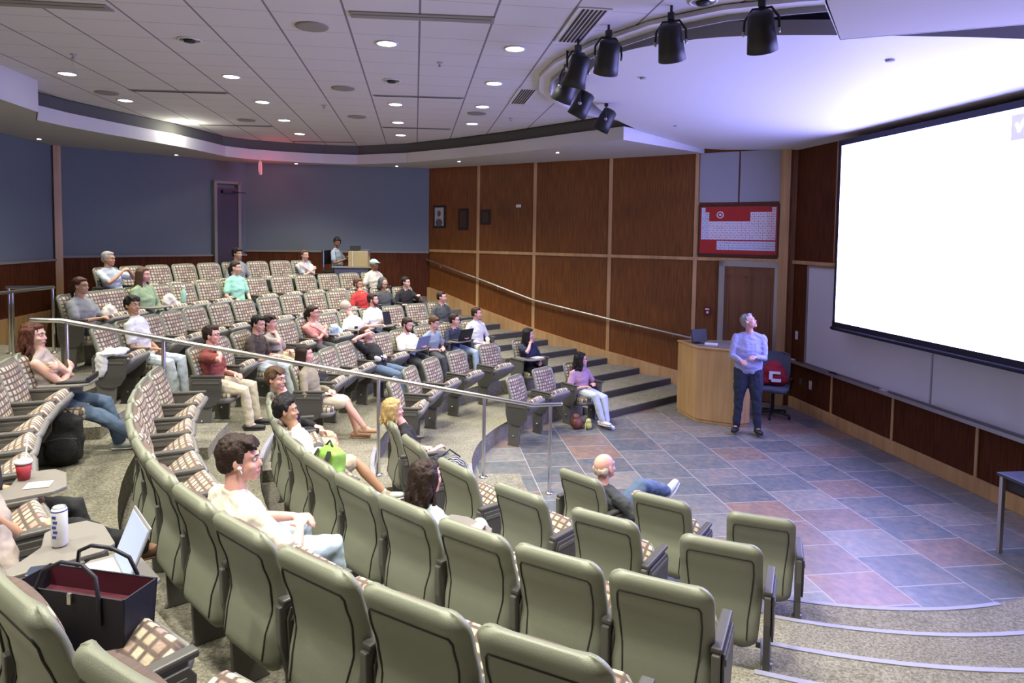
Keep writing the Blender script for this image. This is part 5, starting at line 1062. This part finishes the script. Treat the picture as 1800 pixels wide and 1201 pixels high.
b = MB(); pts = [(s + .055 * math.cos(t), .052, z + .055 * math.sin(t)) for t in [i * math.pi / 12 for i in range(25)]]; b.tube(pts, .010, 6, cap=False); b.ell((s, .052, z), (.022, .003, .022)); b.build('round_logo', ['poster_white'], po)
# ------------------------------------------------------------------ belongings placed in seat frames
def at_seat(row, ang, p, rz=0):
    loc, a = seat_frame(row, ang); c, s_ = math.cos(a), math.sin(a); return (loc[0] + p[0] * c - p[1] * s_, loc[1] + p[0] * s_ + p[1] * c, loc[2] + p[2]), a + rz
mat('laptop_silver', (.55, .56, .58), .35, metal=.6); mat('keys', (.50, .55, .60), .5); mat('laptop_blue', (.20, .23, .36), .4); mat('screen_dim', (.3, .35, .45), .4, emit=(.5, .6, .8), estr=.5)
def laptop(loc, rz, lbl, lidm, w_=.30, d=.205, ang=20, h=.20):
    o = thing('laptop', lbl, 'laptop', loc, rz)
    b = MB(); b.box((0, 0, .008), (w_, d, .014)); bs = b.build('base', ['laptop_silver' if lidm != 'black' else 'black'], o, bevel=.004); b = MB(); b.box((0, .02, .0158), (w_ * .88, d * .55, .0015)); b.build('keyboard', ['keys' if lidm != 'black' else 'arm_plastic'], bs)
    a = R(ang); b = MB(); b.box((0, d / 2 + math.sin(a) * h / 2, .012 + math.cos(a) * h / 2), (w_, .007, h), rx=-a); ld = b.build('lid', [lidm], o, bevel=.003)
    b = MB(); b.box((0, d / 2 + math.sin(a) * h / 2 - .0045, .012 + math.cos(a) * h / 2), (w_ * .92, .002, h * .88), rx=-a); b.build('display', ['screen_dim'], ld); return o
TZ = .6445
laptop((-1.50, 2.36, RISE * 4 + TZ), R(-50), 'open silver laptop on a seat tablet beside the black tote bag', 'laptop_silver', w_=.27, d=.19, ang=22)
l_, a_ = at_seat(3, 150.5, (.03, .42, TZ)); laptop(l_, a_, 'open laptop with pale blue-grey lid before the bearded man', 'laptop_blue')
l_, a_ = at_seat(3, 138.6, (.03, .42, TZ)); laptop(l_, a_, 'open laptop with black lid before the man in navy', 'black')
def small(name, b, mats, loc, rz, lbl, cat, bevel=0, **k): o = b.build(name, mats, bevel=bevel, loc=loc, rz=rz); return tag(o, lbl, cat)
l_, a_ = at_seat(5, 230.0, (-.06, .33, TZ)); l_ = (-1.70, 2.44, RISE * 4 + TZ); b = MB(); b.box((0, 0, .005), (.075, .15, .009)); small('smartphone', b, [mat('phone_navy', (.02, .03, .06), .35)], l_, R(-70), 'dark blue phone lying left of the open silver laptop', 'phone', .004)
# drink can
cn = thing('drink_can', 'tall white drink can with blue marks standing on a seat tablet', 'can', (-1.80, 2.64, RISE * 4 + TZ), 0)
b = MB(); b.lathe([(.022, 0), (.029, .008), (.029, .145), (.024, .157)], 24); b.build('can_body', ['white_plastic'], cn); b = MB(); b.lathe([(.0245, .156), (.024, .160), (.021, .160), (.020, .156)], 20); b.build('can_lid', ['alu'], cn)
mat('label_blue', (.04, .06, .30), .4)
b = MB()
for i in range(5): a = R(-95 + 8 * (i % 2)); zz = .125 - i * .020; b.box((.0292 * math.cos(a), .0292 * math.sin(a), zz), (.016, .0015, .011), rz=a + R(90))
b.lathe([(.0293, .143), (.0293, .148)], 24); b.build('can_marks', ['label_blue'], cn)
cp = thing('paper_cup', 'white and red cup with a straw on a tablet at the left edge', 'cup', at_seat(5, 219.3, (-.02, .40, TZ))[0], 0)
b = MB(); b.lathe([(.026, 0), (.036, .085)], 20); b.build('cup_body', [mat('cup_red', (.35, .03, .04), .5)], cp); b = MB(); b.lathe([(.040, .085), (.040, .095), (.034, .10)], 20); b.build('lid', ['white_plastic'], cp); b = MB(); b.tube([(0, 0, .03), (.012, .02, .22)], .004, 8); b.build('straw', ['white_plastic'], cp)
b = MB(); b.box((0, 0, .002), (.11, .09, .003)); small('napkin', b, ['white_plastic'], at_seat(5, 219.3, (.12, .45, TZ))[0], R(20), 'white paper napkin beside the cup at the left edge', 'napkin')
# tote
tt = thing('tote_bag', 'large open black tote bag with maroon lining on a seat, lower left', 'bag', (-1.40, 2.17, RISE * 4 + .44), R(-12))
mat('tote_black', (.010, .010, .018), .55, bump=(120, .1)); mat('tote_lining', (.09, .008, .022), .8)
b = MB(); w0, w1, d0, d1, h = .195, .215, .06, .075, .31
for s in (-1, 1): b.add([(-w0, s * d0, 0), (w0, s * d0, 0), (w1, s * d1, h), (-w1, s * d1, h), (-w0, s * (d0 - .006), 0), (w0, s * (d0 - .006), 0), (w1, s * (d1 - .006), h), (-w1, s * (d1 - .006), h)], [(0, 1, 2, 3), (7, 6, 5, 4), (3, 2, 6, 7), (0, 3, 7, 4), (1, 5, 6, 2)])
for s in (-1, 1): b.add([(s * w0, -d0, 0), (s * w0, d0, 0), (s * w1, d1, h), (s * w1, -d1, h), (s * (w0 - .006), -d0, 0), (s * (w0 - .006), d0, 0), (s * (w1 - .006), d1, h), (s * (w1 - .006), -d1, h)], [(0, 1, 2, 3), (7, 6, 5, 4), (3, 2, 6, 7)])
b.box((0, 0, .006), (.36, .12, .012)); b.build('bag_body', ['tote_black'], tt)
b = MB(); b.add([(-.205, -.066, .22), (.205, -.066, .22), (.205, .066, .24), (-.205, .066, .24)], [(0, 1, 2, 3)]); b.add([(-.208, .064, .22), (.208, .064, .22), (.212, .067, .308), (-.212, .067, .308)], [(0, 1, 2, 3)]); b.build('lining', ['tote_lining'], tt)
for s in (-1, 1):
    b = MB(); b.tube([(-.11, s * .078, .22), (-.11, s * .082, .31), (-.09, s * .07, .37), (-.03, s * .06, .40), (.05, s * .06, .40), (.11, s * .07, .37), (.13, s * .082, .31), (.13, s * .078, .22)], .0065, 8); b.build('handle', ['tote_black'], tt)
b = MB(); b.box((.02, -.080, .295), (.014, .008, .035)); b.build('clasp', ['steel'], tt)
# backpacks
def backpack(loc, rz, lbl, m, S=1.0, tilt=0, pm=None, name='backpack'):
    o = thing(name, lbl, 'backpack', loc, rz); o.rotation_euler[0] = R(tilt)
    b = MB()
    for z, w_, d in ((.09, .135, .095), (.20, .145, .10), (.31, .130, .09)): b.ell((0, 0, z * S), (w_ * S, d * S, .10 * S), n=16)
    b.box((0, 0, .20 * S), (.25 * S, .14 * S, .32 * S)); finish(b, 'pack_body', [m], o, .013 * S, 4, noise_=.006, nsc=14)
    b = MB(); b.ell((0, -.085 * S, .14 * S), (.11 * S, .045 * S, .10 * S)); finish(b, 'front_pocket', [pm or m], o, .011 * S, 2, noise_=.004, nsc=14)
    b = MB(); b.tube([(-.04 * S, .02, .40 * S), (0, .02, .445 * S), (.04 * S, .02, .40 * S)], .008, 8); b.build('grab_handle', ['black'], o)
    for s in (-1, 1): b = MB(); b.tube([(s * .07 * S, .08 * S, .37 * S), (s * .09 * S, .135 * S, .26 * S), (s * .10 * S, .11 * S, .08 * S)], [(.018, .006)] * 3, 8); b.build('shoulder_strap', ['black_cloth'], o)
    b = MB(); b.tube([(-.10 * S, -.105 * S, .215 * S), (0, -.128 * S, .235 * S), (.10 * S, -.105 * S, .215 * S)], .003, 6); b.build('zip', ['arm_plastic'], o); return o
backpack((-3.62, 5.38, RISE * 4), R(25), 'large black backpack standing on the carpet before the red-haired woman', 'black_cloth', 1.05, -4)
l_, a_ = at_seat(3, 213.8, (-.02, .30, .455)); backpack(l_, a_ + R(200), 'bright green backpack with black straps standing on a seat', mat('green_cloth', (.22, .42, .07), .8), .88, 6)
l_, a_ = at_seat(5, 185.2, (-.36, .42, .0)); backpack(l_, a_ + R(100), 'black backpack on the floor between the aisle seat and the man in white', 'black_cloth', 1.0, -6)
l_, a_ = at_seat(3, 176.0, (.0, .26, .43)); backpack(l_, a_ + R(170), 'black bag lying on the seat next to the khaki dress', 'black_cloth', .72, -25, name='black_bag')
# patterned bag on the blonde person's lap
mat('zebra_a', (.02, .02, .022), .8); t = NT('zebra_cloth', .85); tc = t.n('TexCoord').outputs['Object']; wv = t.n('TexWave', i0=tc); wv.inputs['Scale'].default_value = 16; wv.inputs['Distortion'].default_value = 6; r_ = t.n('ValToRGB', i0=wv.outputs[0]); r_.color_ramp.elements[0].position = .5; r_.color_ramp.elements[1].position = .6; r_.color_ramp.elements[0].color = (.02, .02, .022, 1); r_.color_ramp.elements[1].color = (.35, .35, .34, 1); t.link(r_.outputs[0], t.b.inputs['Base Color'])
l_, a_ = at_seat(2, 201.0, (.10, .60, .20)); zb = thing('striped_bag', 'black and white striped bag at the knees of the blonde person', 'bag', l_, a_)
b = MB(); b.ell((0, 0, .17), (.13, .17, .15)); finish(b, 'bag_body', ['zebra_cloth'], zb, .012, 1, noise_=.02, nsc=9); b = MB(); b.tube([(0, -.10, .30), (0, 0, .38), (0, .10, .30)], .008, 8); b.build('handle', ['black'], zb); b = MB(); b.ell((0, 0, -.08), (.11, .14, .12)); finish(b, 'bag_bottom', ['black_cloth'], zb, .012, 1)
# cloths, caps, bottles
def clothy(name, lbl, cat, loc, rz, ells, m, nz=.02, v=.012):
    o = thing(name, lbl, cat, loc, rz); b = MB()
    for c, r in ells: b.ell(c, r)
    finish(b, 'cloth_body', [m], o, v, 1, noise_=nz, nsc=13); return o
l_, a_ = at_seat(5, 185.2, (.20, .24, .625)); clothy('white_jacket', 'white cloth draped over the aisle armrest beside the man in white', 'cloth', l_, a_, [((-.02, 0, .02), (.15, .14, .035)), ((.085, -.06, -.10), (.025, .07, .13)), ((-.10, .06, .03), (.08, .08, .03))], 'cloth_white')
l_, a_ = at_seat(6, 166.3, (.06, .30, .50)); clothy('white_tote', 'white cloth bag on the seat beside the woman in green', 'bag', l_, a_, [((0, 0, .12), (.13, .07, .17)), ((-.12, .02, .06), (.08, .06, .11))], 'cloth_cream')
bt = thing('green_bottle', 'clear green water bottle standing on a seat arm, sixth row', 'bottle', at_seat(6, 163.1, (.22, .30, .62))[0], 0)
b = MB(); b.lathe([(.036, 0), (.038, .03), (.038, .14), (.030, .18), (.016, .20), (.016, .225)], 20); b.build('bottle_body', [mat('bottle_green', (.35, .62, .45), .3)], bt); b = MB(); b.lathe([(.019, .222), (.019, .25)], 16); b.build('bottle_cap', ['white_plastic'], bt)
l_, a_ = at_seat(6, 174.6, (.0, .27, .44)); clothy('patterned_bag', 'cream bag with black pattern on the seat beside the woman in grey', 'bag', l_, a_, [((0, 0, .14), (.14, .08, .16))], 'cloth_cream'); 
b = MB(); b.tube([(-.06, -.085, .18), (.0, -.09, .24), (.06, -.085, .16), (.02, -.09, .10)], .012, 6); b.build('black_pattern', ['black'], bpy.data.objects[sorted([o.name for o in sc.objects if o.name.startswith('patterned_bag')])[0]])
l_, a_ = at_seat(4, 155.7, (.0, .25, .44)); clothy('denim_bag', 'pale blue and denim bag on the seat beside the light-haired person', 'bag', l_, a_, [((0, 0, .14), (.15, .09, .15)), ((.06, .02, .24), (.09, .06, .08))], 'cloth_denim_light')
l_, a_ = at_seat(4, 147.0, (-.05, .45, .66)); tbv = thing('tablet_computer', 'dark tablet held up by the man in white', 'tablet', l_, a_); b = MB(); b.box((0, 0, .10), (.17, .008, .22), rx=R(15)); b.build('case', ['black'], tbv, bevel=.004); b = MB(); b.box((0, -.005, .10), (.155, .002, .20), rx=R(15)); b.build('display', ['screen_dim'], tbv)
l_, a_ = at_seat(4, 151.3, (.12, .36, .56)); ph = b = MB(); b.box((0, 0, .06), (.07, .009, .13)); small('smartphone', b, ['black'], l_, a_, 'black phone held before the light-haired person', 'phone', .003)
l_, a_ = at_seat(3, 229.1, (.20, .44, TZ)); b = MB(); b.lathe([(.045, 0), (.045, .002)], 24); dsk = small('round_sticker', b, ['white_plastic'], l_, a_, 'round white sticker on the tablet of the long-haired woman', 'sticker')
b = MB(); b.tube([(-.02, -.01, .003), (.0, .018, .003), (.022, -.012, .003)], .003, 6); b.build('sticker_mark', ['label_blue'], dsk)
b = MB(); b.box((0, 0, .0015), (.09, .15, .002)); small('paper_card', b, ['white_plastic'], at_seat(3, 229.1, (.12, .40, TZ))[0], a_, 'white paper on the tablet under the round sticker side', 'paper')
l_, a_ = at_seat(5, 197.6, (.04, .44, TZ)); pf = thing('black_folio', 'black open folio on the tablet before the red-haired woman', 'folder', l_, a_); b = MB(); b.box((0, 0, .008), (.30, .24, .014)); b.build('cover', ['black'], pf, bevel=.004); b = MB(); b.box((0, .11, .03), (.30, .02, .03)); b.build('spine', ['black'], pf, bevel=.004); b = MB(); b.box((0, -.01, .0165), (.24, .17, .002)); b.build('panel', ['arm_plastic'], pf)
# things on the slate by the front row
l_, a_ = at_seat(1, 126.8, (.32, .50, .0)); clothy('brown_handbag', 'brown leather bag on the slate by the front row', 'bag', l_, a_, [((0, 0, .09), (.12, .08, .09)), ((.02, 0, .17), (.07, .05, .06))], mat('leather_brown', (.17, .05, .025), .5) and 'leather_brown', .012)
l_, a_ = at_seat(1, 126.8, (.20, .62, .0)); yb = thing('yellow_pouch', 'small yellow-green round pouch beside the brown bag', 'pouch', l_, a_); b = MB(); b.ell((0, 0, .06), (.06, .05, .06)); b.ell((0, 0, .12), (.045, .04, .045)); finish(b, 'pouch_body', [mat('lime', (.55, .56, .16), .7) and 'lime'], yb, .010, 1); b = MB(); b.tube([(.03, 0, .14), (.09, .03, .10), (.10, .04, .01)], .005, 6); b.build('cord', ['lime'], yb)
l_, a_ = at_seat(2, 129.6, (-.02, .42, TZ)); b = MB(); b.box((0, 0, .002), (.21, .15, .004)); small('notebook', b, ['white_plastic'], l_, a_ + R(10), 'white notebook on the tablet of the black-haired woman', 'notebook')
# striped pad held by the leaning man
l_, a_ = at_seat(3, 160.4, (.0, .34, .60)); sp = thing('striped_sleeve', 'white and black striped cloth bundle on the leaning man\'s stomach', 'cloth', l_, a_); b = MB()
for i in range(5): b = MB(); b.ell((-.08 + .04 * i, 0, .02), (.024, .085, .045)); b.build('stripe', ['cloth_white' if i % 2 == 0 else 'cloth_navy'], sp)
# white earbud
H = AIR[1]; p = H['HC'] + H['M'] @ Vector((.079, .012, -.022)); b = MB(); b.ell(p, (.009, .011, .010)); b.tube([p, p + H['M'] @ Vector((.003, .012, -.024))], .0035, 8); b.build('earbud', ['white_plastic'], AIR[0])
